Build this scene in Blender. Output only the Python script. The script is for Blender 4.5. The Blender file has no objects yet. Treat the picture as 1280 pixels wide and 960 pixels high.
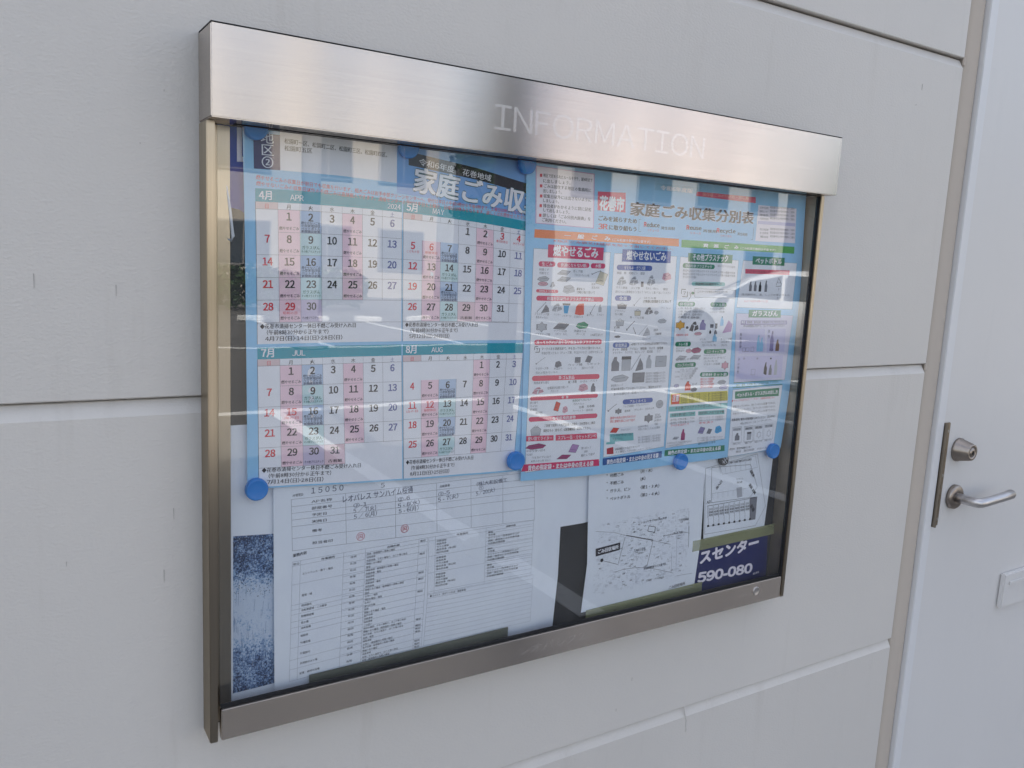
# -*- coding: utf-8 -*-
import bpy, bmesh, math, random
from mathutils import Vector, Matrix
R = math.radians
scn = bpy.context.scene
col = scn.collection

# ------------------------------------------------------------------ camera, sky, sun, exposure
EYE = 1.5                                   # camera height above the asphalt; wall face is the plane y = 0
cd = bpy.data.cameras.new('camera'); cam = bpy.data.objects.new('camera', cd); col.objects.link(cam)
cam.matrix_world = Matrix(((0.84825183, 0.03883563, -0.52816724, 0.0), (-0.5273149, 0.15434173, -0.83553434, -1.0),
                           (0.04906975, 0.98725398, 0.15139926, EYE), (0, 0, 0, 1)))
cd.sensor_width = 36; cd.lens = 29.07; cd.clip_start = 0.02; cd.clip_end = 2000
scn.camera = cam
SUN_EL, SUN_AZ = 53.0, -8.0                 # the sun stands behind the building; azimuth from +y towards +x
w = bpy.data.worlds.new("World"); scn.world = w; w.use_nodes = True
nt = w.node_tree; nt.nodes.clear()
sky = nt.nodes.new('ShaderNodeTexSky'); sky.sky_type = 'NISHITA'; sky.sun_disc = False
sky.sun_elevation = R(SUN_EL); sky.sun_rotation = R(SUN_AZ); sky.altitude = 60; sky.air_density = 1.0; sky.dust_density = 2.2; sky.ozone_density = 1.0
bg = nt.nodes.new('ShaderNodeBackground'); bg.inputs[1].default_value = 0.10
wo = nt.nodes.new('ShaderNodeOutputWorld'); 
# thin broken cloud over the whole sky: neutral white veil whose density wanders
tc = nt.nodes.new('ShaderNodeTexCoord'); mpw = nt.nodes.new('ShaderNodeMapping'); mpw.inputs['Scale'].default_value = (1, 1, 2.6); nt.links.new(tc.outputs['Generated'], mpw.inputs[0])
cn = nt.nodes.new('ShaderNodeTexNoise'); cn.inputs['Scale'].default_value = 2.3; cn.inputs['Detail'].default_value = 7; cn.inputs['Roughness'].default_value = .58; nt.links.new(mpw.outputs[0], cn.inputs['Vector'])
cr = nt.nodes.new('ShaderNodeValToRGB'); cr.color_ramp.elements[0].position = .45; cr.color_ramp.elements[0].color = (.12, .12, .12, 1); cr.color_ramp.elements[1].position = .72; cr.color_ramp.elements[1].color = (.72, .72, .72, 1); nt.links.new(cn.outputs[0], cr.inputs[0])
cm = nt.nodes.new('ShaderNodeMix'); cm.data_type = 'RGBA'; nt.links.new(cr.outputs[0], cm.inputs['Factor']); nt.links.new(sky.outputs[0], cm.inputs['A']); cm.inputs['B'].default_value = (7.6, 7.4, 7.2, 1)
nt.links.new(cm.outputs['Result'], bg.inputs[0]); nt.links.new(bg.outputs[0], wo.inputs[0])
sd = bpy.data.lights.new('sun', 'SUN'); sd.energy = 4.9; sd.angle = R(0.5); sd.color = (1.0, 0.95, 0.87)
sun = bpy.data.objects.new('sun', sd); col.objects.link(sun)
e, a = R(SUN_EL), R(SUN_AZ)
sv = Vector((math.sin(a) * math.cos(e), math.cos(a) * math.cos(e), math.sin(e)))
sun.rotation_euler = sv.to_track_quat('Z', 'Y').to_euler(); sun.location = sv * 40
scn.view_settings.view_transform = 'Standard'; scn.view_settings.look = 'None'
scn.view_settings.exposure = 1.46; scn.view_settings.gamma = 1.0
scn.render.engine = 'CYCLES'
cy = scn.cycles; cy.use_denoising = True; cy.max_bounces = 8; cy.glossy_bounces = 5; cy.transparent_max_bounces = 12; cy.diffuse_bounces = 4
cy.caustics_reflective = False; cy.caustics_refractive = False; cy.sample_clamp_indirect = 6

# ------------------------------------------------------------------ helpers
def lin(c):
    return tuple((v / 12.92 if v <= .04045 else ((v + .055) / 1.055) ** 2.4) for v in c)
def hexc(h): return lin(tuple(int(h[i:i + 2], 16) / 255 for i in (0, 2, 4)))
MATS = {}
def nodes_of(name):
    m = bpy.data.materials.new(name); m.use_nodes = True
    t = m.node_tree; return m, t, t.nodes['Principled BSDF']
def N(t, kind, **kw):
    n = t.nodes.new(kind)
    for k, v in kw.items():
        if hasattr(n, k): setattr(n, k, v)
        else: n.inputs[k].default_value = v
    return n
def noise(t, scale, detail=3, vec=None, stretch=None, rough=.5):
    co = t.nodes.new('ShaderNodeTexCoord'); src = co.outputs['Object']
    mp = t.nodes.new('ShaderNodeMapping'); t.links.new(src, mp.inputs[0])
    if stretch: mp.inputs['Scale'].default_value = stretch
    n = t.nodes.new('ShaderNodeTexNoise'); n.inputs['Scale'].default_value = scale; n.inputs['Detail'].default_value = detail; n.inputs['Roughness'].default_value = rough
    t.links.new(mp.outputs[0], n.inputs['Vector']); return n.outputs['Fac']
def ramp(t, fac, stops):
    r = t.nodes.new('ShaderNodeValToRGB'); t.links.new(fac, r.inputs[0]); el = r.color_ramp.elements
    while len(el) < len(stops): el.new(.5)
    for e_, (p, c) in zip(el, stops): e_.position = p; e_.color = (*c, 1)
    return r.outputs[0]
def bump(t, b, h, strength, dist=.001, prev=None):
    n = t.nodes.new('ShaderNodeBump'); n.inputs['Strength'].default_value = strength; n.inputs['Distance'].default_value = dist
    t.links.new(h, n.inputs['Height'])
    if prev: t.links.new(prev, n.inputs['Normal'])
    t.links.new(n.outputs[0], b.inputs['Normal']); return n.outputs[0]
def plain(name, c, rough=.5, metal=0, spec=.5, vary=0.0, scale=8):
    if name in MATS: return MATS[name]
    m, t, b = nodes_of(name)
    b.inputs['Roughness'].default_value = rough; b.inputs['Metallic'].default_value = metal; b.inputs['Specular IOR Level'].default_value = spec
    f = noise(t, scale, 4)
    lo = tuple(max(0, v * (1 - vary)) for v in c); hi = tuple(min(1, v * (1 + vary)) for v in c)
    t.links.new(ramp(t, f, [(.3, lo), (.7, hi)]), b.inputs['Base Color'])
    MATS[name] = m; return m
def painted_wall(name, c, dirt, peel=.6, rough=.4):
    m, t, b = nodes_of(name)
    b.inputs['Roughness'].default_value = rough; b.inputs['Specular IOR Level'].default_value = .45
    f = noise(t, 1.4, 5, stretch=(1, 1, .5)); base0 = ramp(t, f, [(.3, tuple(v * .93 for v in c)), (.7, c)])
    oi = t.nodes.new('ShaderNodeObjectInfo'); pv = t.nodes.new('ShaderNodeMapRange'); pv.inputs['To Min'].default_value = .97; pv.inputs['To Max'].default_value = 1.03; t.links.new(oi.outputs['Random'], pv.inputs[0])
    vm = N(t, 'ShaderNodeVectorMath', operation='SCALE'); t.links.new(base0, vm.inputs[0]); t.links.new(pv.outputs[0], vm.inputs['Scale']); base = vm.outputs[0]
    f2 = noise(t, 9, 6, stretch=(2.2, 1, .22), rough=.62)       # rain streaks and grime
    mk = ramp(t, f2, [(.6, (0, 0, 0)), (.86, (.33, .33, .33))])
    mx = t.nodes.new('ShaderNodeMix'); mx.data_type = 'RGBA'; t.links.new(mk, mx.inputs['Factor']); t.links.new(base, mx.inputs['A']); mx.inputs['B'].default_value = (*dirt, 1)
    tcz = t.nodes.new('ShaderNodeTexCoord'); sz = t.nodes.new('ShaderNodeSeparateXYZ'); t.links.new(tcz.outputs['Object'], sz.inputs[0])
    q1 = N(t, 'ShaderNodeMath', operation='MULTIPLY_ADD'); t.links.new(sz.outputs['Z'], q1.inputs[0]); q1.inputs[1].default_value = 1 / .6135; q1.inputs[2].default_value = 5 - .0935 / .6135
    q2 = N(t, 'ShaderNodeMath', operation='FRACT'); t.links.new(q1.outputs[0], q2.inputs[0])
    q3 = N(t, 'ShaderNodeMath', operation='POWER'); t.links.new(q2.outputs[0], q3.inputs[0]); q3.inputs[1].default_value = 3.0
    f5 = noise(t, 15, 7, stretch=(1, 1, .09), rough=.75); mk5 = ramp(t, f5, [(.54, (0, 0, 0)), (.76, (.30, .30, .30))])
    q4 = N(t, 'ShaderNodeMath', operation='MULTIPLY'); t.links.new(mk5, q4.inputs[0]); t.links.new(q3.outputs[0], q4.inputs[1])
    mx5 = t.nodes.new('ShaderNodeMix'); mx5.data_type = 'RGBA'; t.links.new(q4.outputs[0], mx5.inputs['Factor']); t.links.new(mx.outputs['Result'], mx5.inputs['A']); mx5.inputs['B'].default_value = (*dirt, 1)
    mx = mx5
    f4 = noise(t, 300, 2); mk2 = ramp(t, f4, [(.76, (0, 0, 0)), (.82, (.4, .4, .4))])
    mx2 = t.nodes.new('ShaderNodeMix'); mx2.data_type = 'RGBA'; t.links.new(mk2, mx2.inputs['Factor']); t.links.new(mx.outputs['Result'], mx2.inputs['A']); mx2.inputs['B'].default_value = (*dirt, 1)
    t.links.new(mx2.outputs['Result'], b.inputs['Base Color'])
    n1 = bump(t, b, noise(t, 210, 3, stretch=(1, 1, 1.7)), peel, .0009)
    bump(t, b, noise(t, 22, 3), .25, .002, n1)
    MATS[name] = m; return m
def steel(name, c, along, rough=.32, aniso=.8):
    """brushed stainless: along = 'x' or 'z' is the direction of the grain; reflections smear across it"""
    m, t, b = nodes_of(name); t.nodes.remove(b)
    b = t.nodes.new('ShaderNodeBsdfAnisotropic'); b.distribution = 'GGX'; b.inputs['Anisotropy'].default_value = aniso
    t.links.new(b.outputs[0], [n for n in t.nodes if n.type == 'OUTPUT_MATERIAL'][0].inputs[0])
    st = (1.2, 60, 260) if along == 'x' else (260, 60, 1.2)
    f = noise(t, 3, 5, stretch=st, rough=.7)
    t.links.new(ramp(t, f, [(.25, tuple(v * .9 for v in c)), (.75, tuple(min(1, v * 1.06) for v in c))]), b.inputs['Color'])
    f2 = noise(t, 3.1, 4); mr = t.nodes.new('ShaderNodeMapRange'); mr.inputs['To Min'].default_value = rough - .03; mr.inputs['To Max'].default_value = rough + .05
    t.links.new(f2, mr.inputs[0]); t.links.new(mr.outputs[0], b.inputs['Roughness'])
    cx = t.nodes.new('ShaderNodeCombineXYZ'); cx.inputs[0 if along == 'x' else 2].default_value = 1.0
    t.links.new(cx.outputs[0], b.inputs['Tangent'])
    bump(t, b, f, .05, .0004)
    MATS[name] = m; return m
def glass_mat(name, tint=(.985, .99, .99), body=None):
    m = bpy.data.materials.new(name); m.use_nodes = True; t = m.node_tree; t.nodes.clear()
    g = t.nodes.new('ShaderNodeNewGeometry'); d = N(t, 'ShaderNodeVectorMath', operation='DOT_PRODUCT')
    t.links.new(g.outputs['Normal'], d.inputs[0]); t.links.new(g.outputs['Incoming'], d.inputs[1])
    ab = N(t, 'ShaderNodeMath', operation='ABSOLUTE'); t.links.new(d.outputs['Value'], ab.inputs[0])
    om = N(t, 'ShaderNodeMath', operation='SUBTRACT'); om.inputs[0].default_value = 1; t.links.new(ab.outputs[0], om.inputs[1])
    p = N(t, 'ShaderNodeMath', operation='POWER'); t.links.new(om.outputs[0], p.inputs[0]); p.inputs[1].default_value = 4.2
    ma = N(t, 'ShaderNodeMath', operation='MULTIPLY_ADD'); t.links.new(p.outputs[0], ma.inputs[0]); ma.inputs[1].default_value = .95; ma.inputs[2].default_value = .064
    tr = t.nodes.new('ShaderNodeBsdfTransparent'); tr.inputs[0].default_value = (*tint, 1)
    gl = t.nodes.new('ShaderNodeBsdfGlossy'); gl.inputs['Roughness'].default_value = 0.012
    mx = t.nodes.new('ShaderNodeMixShader'); t.links.new(ma.outputs[0], mx.inputs[0]); t.links.new(tr.outputs[0], mx.inputs[1]); t.links.new(gl.outputs[0], mx.inputs[2])
    o = t.nodes.new('ShaderNodeOutputMaterial'); t.links.new(mx.outputs[0], o.inputs[0])
    dn = noise(t, 14, 6, stretch=(1, 1, .5), rough=.65); dr_ = ramp(t, dn, [(.42, (.004, .004, .004)), (.75, (.026, .026, .026))])
    df = t.nodes.new('ShaderNodeBsdfDiffuse'); df.inputs[0].default_value = (.7, .69, .66, 1); m2 = t.nodes.new('ShaderNodeMixShader')
    t.links.new(dr_, m2.inputs[0]); t.links.new(mx.outputs[0], m2.inputs[1]); t.links.new(df.outputs[0], m2.inputs[2]); t.links.new(m2.outputs[0], o.inputs[0])
    # very slight waviness of the pane, so that reflections are not ruler straight
    n = noise(t, 5, 2); bp = t.nodes.new('ShaderNodeBump'); bp.inputs['Strength'].default_value = .05; bp.inputs['Distance'].default_value = .004
    t.links.new(n, bp.inputs['Height']); t.links.new(bp.outputs[0], gl.inputs['Normal'])
    MATS[name] = m; return m
def film_mat(name, c, alpha):
    m, t, b = nodes_of(name); b.inputs['Base Color'].default_value = (*c, 1); b.inputs['Roughness'].default_value = .3
    f = noise(t, 40, 4, stretch=(.4, 1, 2)); mr = t.nodes.new('ShaderNodeMapRange'); mr.inputs['To Min'].default_value = alpha - .12; mr.inputs['To Max'].default_value = alpha + .12
    t.links.new(f, mr.inputs[0]); t.links.new(mr.outputs[0], b.inputs['Alpha']); MATS[name] = m; return m

def link(name, bm_or_me, mats, parent=None, smooth=False):
    if isinstance(bm_or_me, bmesh.types.BMesh):
        me = bpy.data.meshes.new(name); bmesh.ops.recalc_face_normals(bm_or_me, faces=bm_or_me.faces[:]) if not smooth == 'raw' else None
        bm_or_me.to_mesh(me); bm_or_me.free()
    else: me = bm_or_me
    for m in (mats if isinstance(mats, (list, tuple)) else [mats]): me.materials.append(m)
    if smooth is True:
        for p in me.polygons: p.use_smooth = True
    o = bpy.data.objects.new(name, me); col.objects.link(o)
    if parent: o.parent = parent
    return o
def empty(name, label, cat, loc=(0, 0, 0), group=None, rz=0):
    o = bpy.data.objects.new(name, None); col.objects.link(o); o.location = loc; o.rotation_euler = (0, 0, rz)
    o.empty_display_size = .05
    tag(o, label, cat, group); return o
def tag(o, label, cat, group=None):
    o['label'] = label; o['category'] = cat
    if group: o['group'] = group
    return o
def box(bm, x0, x1, y0, y1, z0, z1, bev=0):
    v = [bm.verts.new((x, y, z)) for x in (x0, x1) for y in (y0, y1) for z in (z0, z1)]
    fs = [bm.faces.new([v[i] for i in q]) for q in ((0, 1, 3, 2), (4, 6, 7, 5), (0, 4, 5, 1), (2, 3, 7, 6), (0, 2, 6, 4), (1, 5, 7, 3))]
    if bev:
        es = list({e for f in fs for e in f.edges}); bmesh.ops.bevel(bm, geom=es, offset=bev, segments=2, affect='EDGES', clamp_overlap=True)
    return bm
def nb(): return bmesh.new()
def boxo(name, x0, x1, y0, y1, z0, z1, mat, parent=None, bev=0):
    return link(name, box(nb(), x0, x1, y0, y1, z0, z1, bev), mat, parent)
def lathe(bm, prof, org, axis, n=24, phase=0):
    """prof = [(r, h)...] revolved about axis through org"""
    ax = Vector(axis).normalized(); u = ax.orthogonal().normalized(); v = ax.cross(u); org = Vector(org); rings = []
    for r, h in prof:
        rings.append([bm.verts.new(org + ax * h + (u * math.cos(2 * math.pi * i / n + phase) + v * math.sin(2 * math.pi * i / n + phase)) * max(r, 1e-5)) for i in range(n)])
    for A, B in zip(rings, rings[1:]):
        for i in range(n): bm.faces.new((A[i], A[(i + 1) % n], B[(i + 1) % n], B[i]))
    bm.faces.new(rings[0][::-1]); bm.faces.new(rings[-1]); return bm
def tube(bm, pts, rad, n=12, flat=1.0, up=(0, 0, 1)):
    rings = []; pts = [Vector(p) for p in pts]
    for i, p in enumerate(pts):
        d = (pts[min(i + 1, len(pts) - 1)] - pts[max(i - 1, 0)]).normalized(); s = d.cross(Vector(up)).normalized()
        if s.length < .1: s = Vector((1, 0, 0))
        q = s.cross(d).normalized(); r = rad[i] if isinstance(rad, (list, tuple)) else rad
        rings.append([bm.verts.new(p + s * math.cos(2 * math.pi * k / n) * r * flat + q * math.sin(2 * math.pi * k / n) * r) for k in range(n)])
    for A, B in zip(rings, rings[1:]):
        for i in range(n): bm.faces.new((A[i], A[(i + 1) % n], B[(i + 1) % n], B[i]))
    bm.faces.new(rings[0][::-1]); bm.faces.new(rings[-1]); return bm

WALL = painted_wall('wall_paint', (.66, .63, .595), (.42, .38, .33))
DOORP = painted_wall('door_paint', (.73, .715, .705), (.55, .55, .55), peel=.12, rough=.35)
FRAMEP = painted_wall('frame_paint', (.74, .74, .75), (.55, .55, .55), peel=.08, rough=.35)
SEAL = painted_wall('sealant', (.52, .46, .40), (.25, .22, .18), peel=.2, rough=.7)
DARK = plain('dark_gap', (.012, .012, .014), .9)
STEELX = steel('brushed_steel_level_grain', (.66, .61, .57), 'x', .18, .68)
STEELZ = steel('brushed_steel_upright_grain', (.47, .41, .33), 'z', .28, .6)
SATIN = steel('satin_nickel', (.62, .60, .60), 'x', .30, .2)
NICKD = steel('aged_nickel', (.38, .335, .30), 'z', .32, .3)
LINER = steel('dark_steel_liner', (.46, .39, .31), 'z', .42, .6)
BRONZE = steel('dull_bronze_steel', (.36, .31, .25), 'z', .36, .5)
GLASS = glass_mat('window_glass')
ASPH = None
# ------------------------------------------------------------------ ground and car park (behind the camera; seen in the glass and the steel)
def ground_mat():
    m, t, b = nodes_of('asphalt'); b.inputs['Roughness'].default_value = .85
    f = noise(t, 90, 5, rough=.7); f2 = noise(t, .5, 4)
    c1 = ramp(t, f, [(.3, (.115, .11, .103)), (.7, (.20, .192, .18))]); c2 = ramp(t, f2, [(.35, (.8, .8, .8)), (.7, (1.1, 1.08, 1.05))])
    mx = t.nodes.new('ShaderNodeMix'); mx.data_type = 'RGBA'; mx.blend_type = 'MULTIPLY'; mx.inputs['Factor'].default_value = 1
    t.links.new(c1, mx.inputs['A']); t.links.new(c2, mx.inputs['B']); t.links.new(mx.outputs['Result'], b.inputs['Base Color']); bump(t, b, f, .5, .004); return m
def concrete_mat(name, c):
    return plain(name, c, .8, vary=.14, scale=14)
def struct(o): o['kind'] = 'structure'; return o
bm = nb(); vs = [bm.verts.new(p) for p in ((-400, -400, 0), (400, -400, 0), (400, 400, 0), (-400, 400, 0))]; bm.faces.new(vs)
struct(link('asphalt_ground', bm, ground_mat()))
struct(boxo('concrete_apron', -7.4, 8.8, -.9, -.03, -.05, .06, concrete_mat('apron_concrete', (.42, .40, .37)), bev=.01))
bm = nb()
def stripe(x0, y0, x1, y1): box(bm, min(x0, x1), max(x0, x1), min(y0, y1), max(y0, y1), .002, .006)
wd = .13
for k in range(-3, 7):
    x = 2.15 + 2.3 * k - .02
    stripe(x - wd / 2, -6.43, x + wd / 2, -1.7)
    stripe(x - wd / 2, -15.9, x + wd / 2, -11.35)
stripe(-5, -6.56, 16, -6.43); stripe(-5, -11.35, 16, -11.22)
struct(link('parking_lines', bm, plain('road_paint', (.80, .80, .78), .6, vary=.12, scale=30)))
def wheel_stop(x):
    bm = nb(); L, W, H = .3, .07, .12
    for s in (0,): box(bm, x - L, x + L, -15.67 - W, -15.67 + W, .0, H, .025)
    return link('wheel_stop', bm, MATS.get('stop_white') or plain('stop_white', (.8, .79, .75), .6, vary=.1))
for i, x in enumerate((4.35, 4.35 + 1.25, 6.75, 7.95)):
    o = wheel_stop(x); tag(o, 'white concrete wheel stop across the car park, ' + ('first from left', 'second from left', 'third from left', 'fourth from left')[i], 'wheel stop', 'wheel stops along the far car park edge')
def post(name, label, cat, x, y, h, r, mat, arm=True, top=None):
    t = empty(name, label, cat, (x, y, 0))
    bm = nb(); lathe(bm, [(r * 2.2, 0), (r * 2.2, .03), (r * 1.05, .05), (r, h)], (0, 0, 0), (0, 0, 1), 16); link('pole', bm, mat, t, True)
    if arm:
        bm = nb(); tube(bm, [(0, 0, h - .05), (0, -.25, h + .12), (0, -.7, h + .2)], r * .6); link('arm', bm, mat, t, True)
        boxo('lamp_head', -.12, .12, -1.15, -.65, h + .13, h + .24, mat, t, .03)
    else:
        boxo('crossarm', -.8, .8, -.06, .06, h - .7, h - .6, mat, t, .01)
        for s in (-.7, -.25, .25, .7):
            b2 = nb(); lathe(b2, [(.03, 0), (.05, .04), (.03, .08), (.05, .12), (.02, .16)], (s, 0, h - .6), (0, 0, 1), 10); link('insulator', b2, plain('porcelain', (.75, .75, .73), .3), t, True)
    return t
DKP = plain('dark_brown_paint', (.035, .03, .03), .45, vary=.2)
post('dark_band_post', 'slim dark brown post added near the building to mirror as a dark upright band', 'lamp post', 2.13, -2.55, 4.6, .070, DKP)  # post added so steel and glass mirror a dark band; lamp form invented
post('utility_pole', 'grey concrete utility pole with crossarm beyond the parking bays', 'utility pole', 4.05, -11.3, 8.5, .13, concrete_mat('pole_concrete', (.20, .20, .20)), arm=False)

# ---- car parked at the far side of the aisle
def car(x, y, rz, label):
    t = empty('parked_car', label, 'car', (x, y, 0), rz=rz)
    paint = plain('white_car_paint', (.82, .82, .81), .22, spec=.7); g = plain('car_glass', (.02, .025, .03), .06, spec=.9); rub = plain('tyre_rubber', (.02, .02, .02), .8); al = plain('alloy', (.6, .6, .62), .3, metal=1)
    # stations along the length (nose at +x): x, half width, sill z, waist z, roof z, roof half width
    st = [(2.15, .50, .42, .60, .62, .45), (2.05, .72, .30, .74, .76, .62), (1.7, .82, .26, .88, .90, .70), (1.2, .85, .24, .95, .98, .72), (.95, .86, .24, .97, 1.02, .70), (.45, .86, .22, .98, 1.34, .60), (0, .86, .22, .99, 1.47, .60),
          (-.6, .86, .22, 1.0, 1.50, .60), (-1.2, .86, .24, 1.0, 1.46, .60), (-1.65, .85, .26, 1.0, 1.34, .58), (-1.95, .80, .30, .98, 1.02, .60), (-2.1, .66, .40, .85, .90, .52)]
    bm = nb(); rings = []
    for (sx, hw, z0, zw, zr, rw) in st:
        pts = [(-hw * .9, z0), (-hw, z0 + .14), (-hw * 1.0, (z0 + zw) / 2 + .06), (-hw * .985, zw - .03), (-hw * .93, zw), (-rw, zr - .03), (-rw * .8, zr), (0, zr + .015)]
        pts += [(-a, b) for a, b in pts[-2::-1]]
        rings.append([bm.verts.new((sx, a, b)) for a, b in pts])
    for A, B in zip(rings, rings[1:]):
        for i in range(len(A)): bm.faces.new((A[i], A[(i + 1) % len(A)], B[(i + 1) % len(A)], B[i]))
    bm.faces.new(rings[0]); bm.faces.new(rings[-1][::-1]); body = link('body', bm, paint, t, True)
    for s in (-1, 1):
        for (xa, xb, xc, xd) in ((.82, .42, -.12, -.12), (-.2, -.2, -.95, -.95), (-1.03, -1.03, -1.62, -1.45)):
            bm = nb(); P_ = [(xa, .875, 1.02), (xb, .66, 1.33 if xb > .2 else 1.42), (xc, .66, 1.42 if xc > -1 else 1.38), (xd, .66, 1.42)] if False else None
            zt = {.42: 1.27, -.12: 1.40, -.2: 1.41, -.95: 1.41, -1.03: 1.40, -1.45: 1.33, -1.62: 1.33}
            q = [(xa, .845, 1.02), (xb, .665, zt[xb]), (xd if xd != xc else xc, .665, zt.get(xd, 1.33)), (xc, .845, 1.02)]
            vv = [bm.verts.new((a, s * b, c)) for a, b, c in q]; f = bm.faces.new(vv); r = bmesh.ops.extrude_face_region(bm, geom=[f])
            for v in r['geom']:
                if isinstance(v, bmesh.types.BMVert): v.co.y += s * .012; v.co.z += .006
            link('side_window', bm, g, t)
        for wx in (1.32, -1.28):
            bm = nb(); lathe(bm, [(.31, -.11), (.325, -.08), (.325, .08), (.31, .11)], (wx, s * .78, .32), (0, 1, 0), 28); wh = link('wheel', bm, rub, t, True)
            bm = nb(); lathe(bm, [(.21, 0), (.2, .012), (.06, .02)], (wx, s * .892, .32), (0, s, 0), 20); link('rim', bm, al, wh)
            bm = nb(); lathe(bm, [(.37, 0), (.37, .008)], (wx, s * .862, .36), (0, s, 0), 28); link('wheel_arch', bm, DARK, t)
        bm = nb(); box(bm, 1.86, 2.06, min(s * .45, s * .70), max(s * .45, s * .70), .66, .80, .03); link('headlight', bm, plain('lamp_lens', (.75, .78, .8), .08, spec=1), t)
        bm = nb(); box(bm, .72, .9, min(s * .88, s * 1.02), max(s * .88, s * 1.02), 1.0, 1.12, .03); link('mirror', bm, paint, t)
    for (q, nm) in (([(1.0, -.66, 1.03), (1.0, .66, 1.03), (.42, .54, 1.35), (.42, -.54, 1.35)], 'windscreen'), ([(-1.93, -.58, 1.06), (-1.93, .58, 1.06), (-1.66, .52, 1.33), (-1.66, -.52, 1.33)], 'rear_window')):
        bm = nb(); s_ = 1 if q[0][0] > 0 else -1; vv = [bm.verts.new((a + s_ * .03, b, c + .02)) for a, b, c in q]; f = bm.faces.new(vv); r = bmesh.ops.extrude_face_region(bm, geom=[f])
        for v in r['geom']:
            if isinstance(v, bmesh.types.BMVert): v.co.x += s_ * .012; v.co.z += .012
        link(nm, bm, g, t)
    return t
car(12.5, -9.7, R(-128), 'white compact car parked at an angle across the car park')

# ---- street beyond
def far_house(x, y, w_, d, h, wall, roofc, label, floors=2, nw=4, gable=True, shade=.5):
    t = empty('apartment_house' if floors > 1 else 'storehouse', label, 'building', (x, y, 0))
    boxo('wall', -w_ / 2, w_ / 2, -d / 2, d / 2, 0, h, plain('house_wall_' + label[:12].replace(' ', '_'), wall, .8, vary=.05, scale=1), t)
    rm = plain('house_roof_' + label[:12].replace(' ', '_'), roofc, .7, vary=.2, scale=3)
    bm = nb()
    if gable:
        v = [bm.verts.new(p) for p in ((-w_ / 2 - .4, -d / 2 - .4, h + .003), (w_ / 2 + .4, -d / 2 - .4, h + .003), (w_ / 2 + .4, d / 2 + .4, h + .003), (-w_ / 2 - .4, d / 2 + .4, h + .003), (-w_ / 2 - .4, 0, h + 1.6), (w_ / 2 + .4, 0, h + 1.6))]
        for q in ((0, 1, 5, 4), (3, 4, 5, 2), (0, 4, 3), (1, 2, 5), (0, 3, 2, 1)): bm.faces.new([v[i] for i in q])
    else: box(bm, -w_ / 2 - .2, w_ / 2 + .2, -d / 2 - .2, d / 2 + .2, h + .003, h + .3)
    link('roof', bm, rm, t)
    fm = plain('window_frame', (.35, .34, .33), .5); gm = plain('window_pane', (.05, .07, .09), .08, spec=.8)
    for f in range(floors):
        for i in range(nw):
            cx = -w_ / 2 + (i + .5) * w_ / nw; z0 = .9 + f * 2.7
            fr = boxo('window', cx - .8, cx + .8, d / 2, d / 2 + .06, z0, z0 + 1.3, fm, t)
            boxo('pane', cx - .74, cx - .02, d / 2 + .06, d / 2 + .075, z0 + .06, z0 + 1.24, gm, fr); boxo('pane', cx + .02, cx + .74, d / 2 + .06, d / 2 + .075, z0 + .06, z0 + 1.24, gm, fr)
    return t
far_house(7.5, -27, 10, 6, 5.6, (.62, .56, .47), (.20, .20, .22), 'cream two storey apartment house facing the car park', 2, 4)
far_house(21, -25, 11, 7, 5.6, (.64, .61, .57), (.30, .12, .09), 'white apartment house under a red brown roof', 2, 4)
far_house(33, -24, 9, 7, 4.2, (.55, .50, .43), (.20, .16, .15), 'tan house with brown roof at the end of the street', 1, 3)
far_house(35, -8, 8, 12, 5.6, (.62, .61, .60), (.15, .16, .2), 'white apartment house with slate roof beside the car park', 2, 3)
far_house(-6, -29, 9, 6, 4.2, (.45, .44, .44), (.10, .13, .22), 'grey storehouse with a blue flat roof', 1, 3, False)

def leaf_mat(name, c):
    m, t, b = nodes_of(name); b.inputs['Roughness'].default_value = .8; b.inputs['Specular IOR Level'].default_value = .1
    oi = noise(t, 2.5, 3); t.links.new(ramp(t, oi, [(.3, tuple(v * .6 for v in c)), (.7, tuple(v * 1.3 for v in c))]), b.inputs['Base Color']); return m
LEAF = leaf_mat('leaf_green', (.05, .10, .03)); BARK = plain('bark', (.12, .09, .06), .9, vary=.3)
def leaves(bm, cx, cy_, cz, rx, ry, rz_, n, s, rnd):
    for _ in range(n):
        while True:
            p = Vector((rnd.uniform(-1, 1), rnd.uniform(-1, 1), rnd.uniform(-1, 1)))
            if p.length < 1: break
        c = Vector((cx + p.x * rx, cy_ + p.y * ry, cz + p.z * rz_)); u = Vector((rnd.gauss(0, 1), rnd.gauss(0, 1), rnd.gauss(0, 1))).normalized(); v = u.orthogonal().normalized(); k = s * rnd.uniform(.6, 1.4)
        bm.faces.new([bm.verts.new(c + u * k), bm.verts.new(c + v * k * .6), bm.verts.new(c - u * k), bm.verts.new(c - v * k * .6)])
rnd = random.Random(5)
bm = nb()
for i in range(26): leaves(bm, -3 + i * .42, 0, .5 + rnd.uniform(-.05, .08), .4, .4, .5, 230, .09, rnd)
h_ = link('hedge', bm, LEAF, smooth='raw'); h_.location = (0, -18.5, 0); tag(h_, 'long low clipped green hedge at the far side of the car park', 'hedge')
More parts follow.
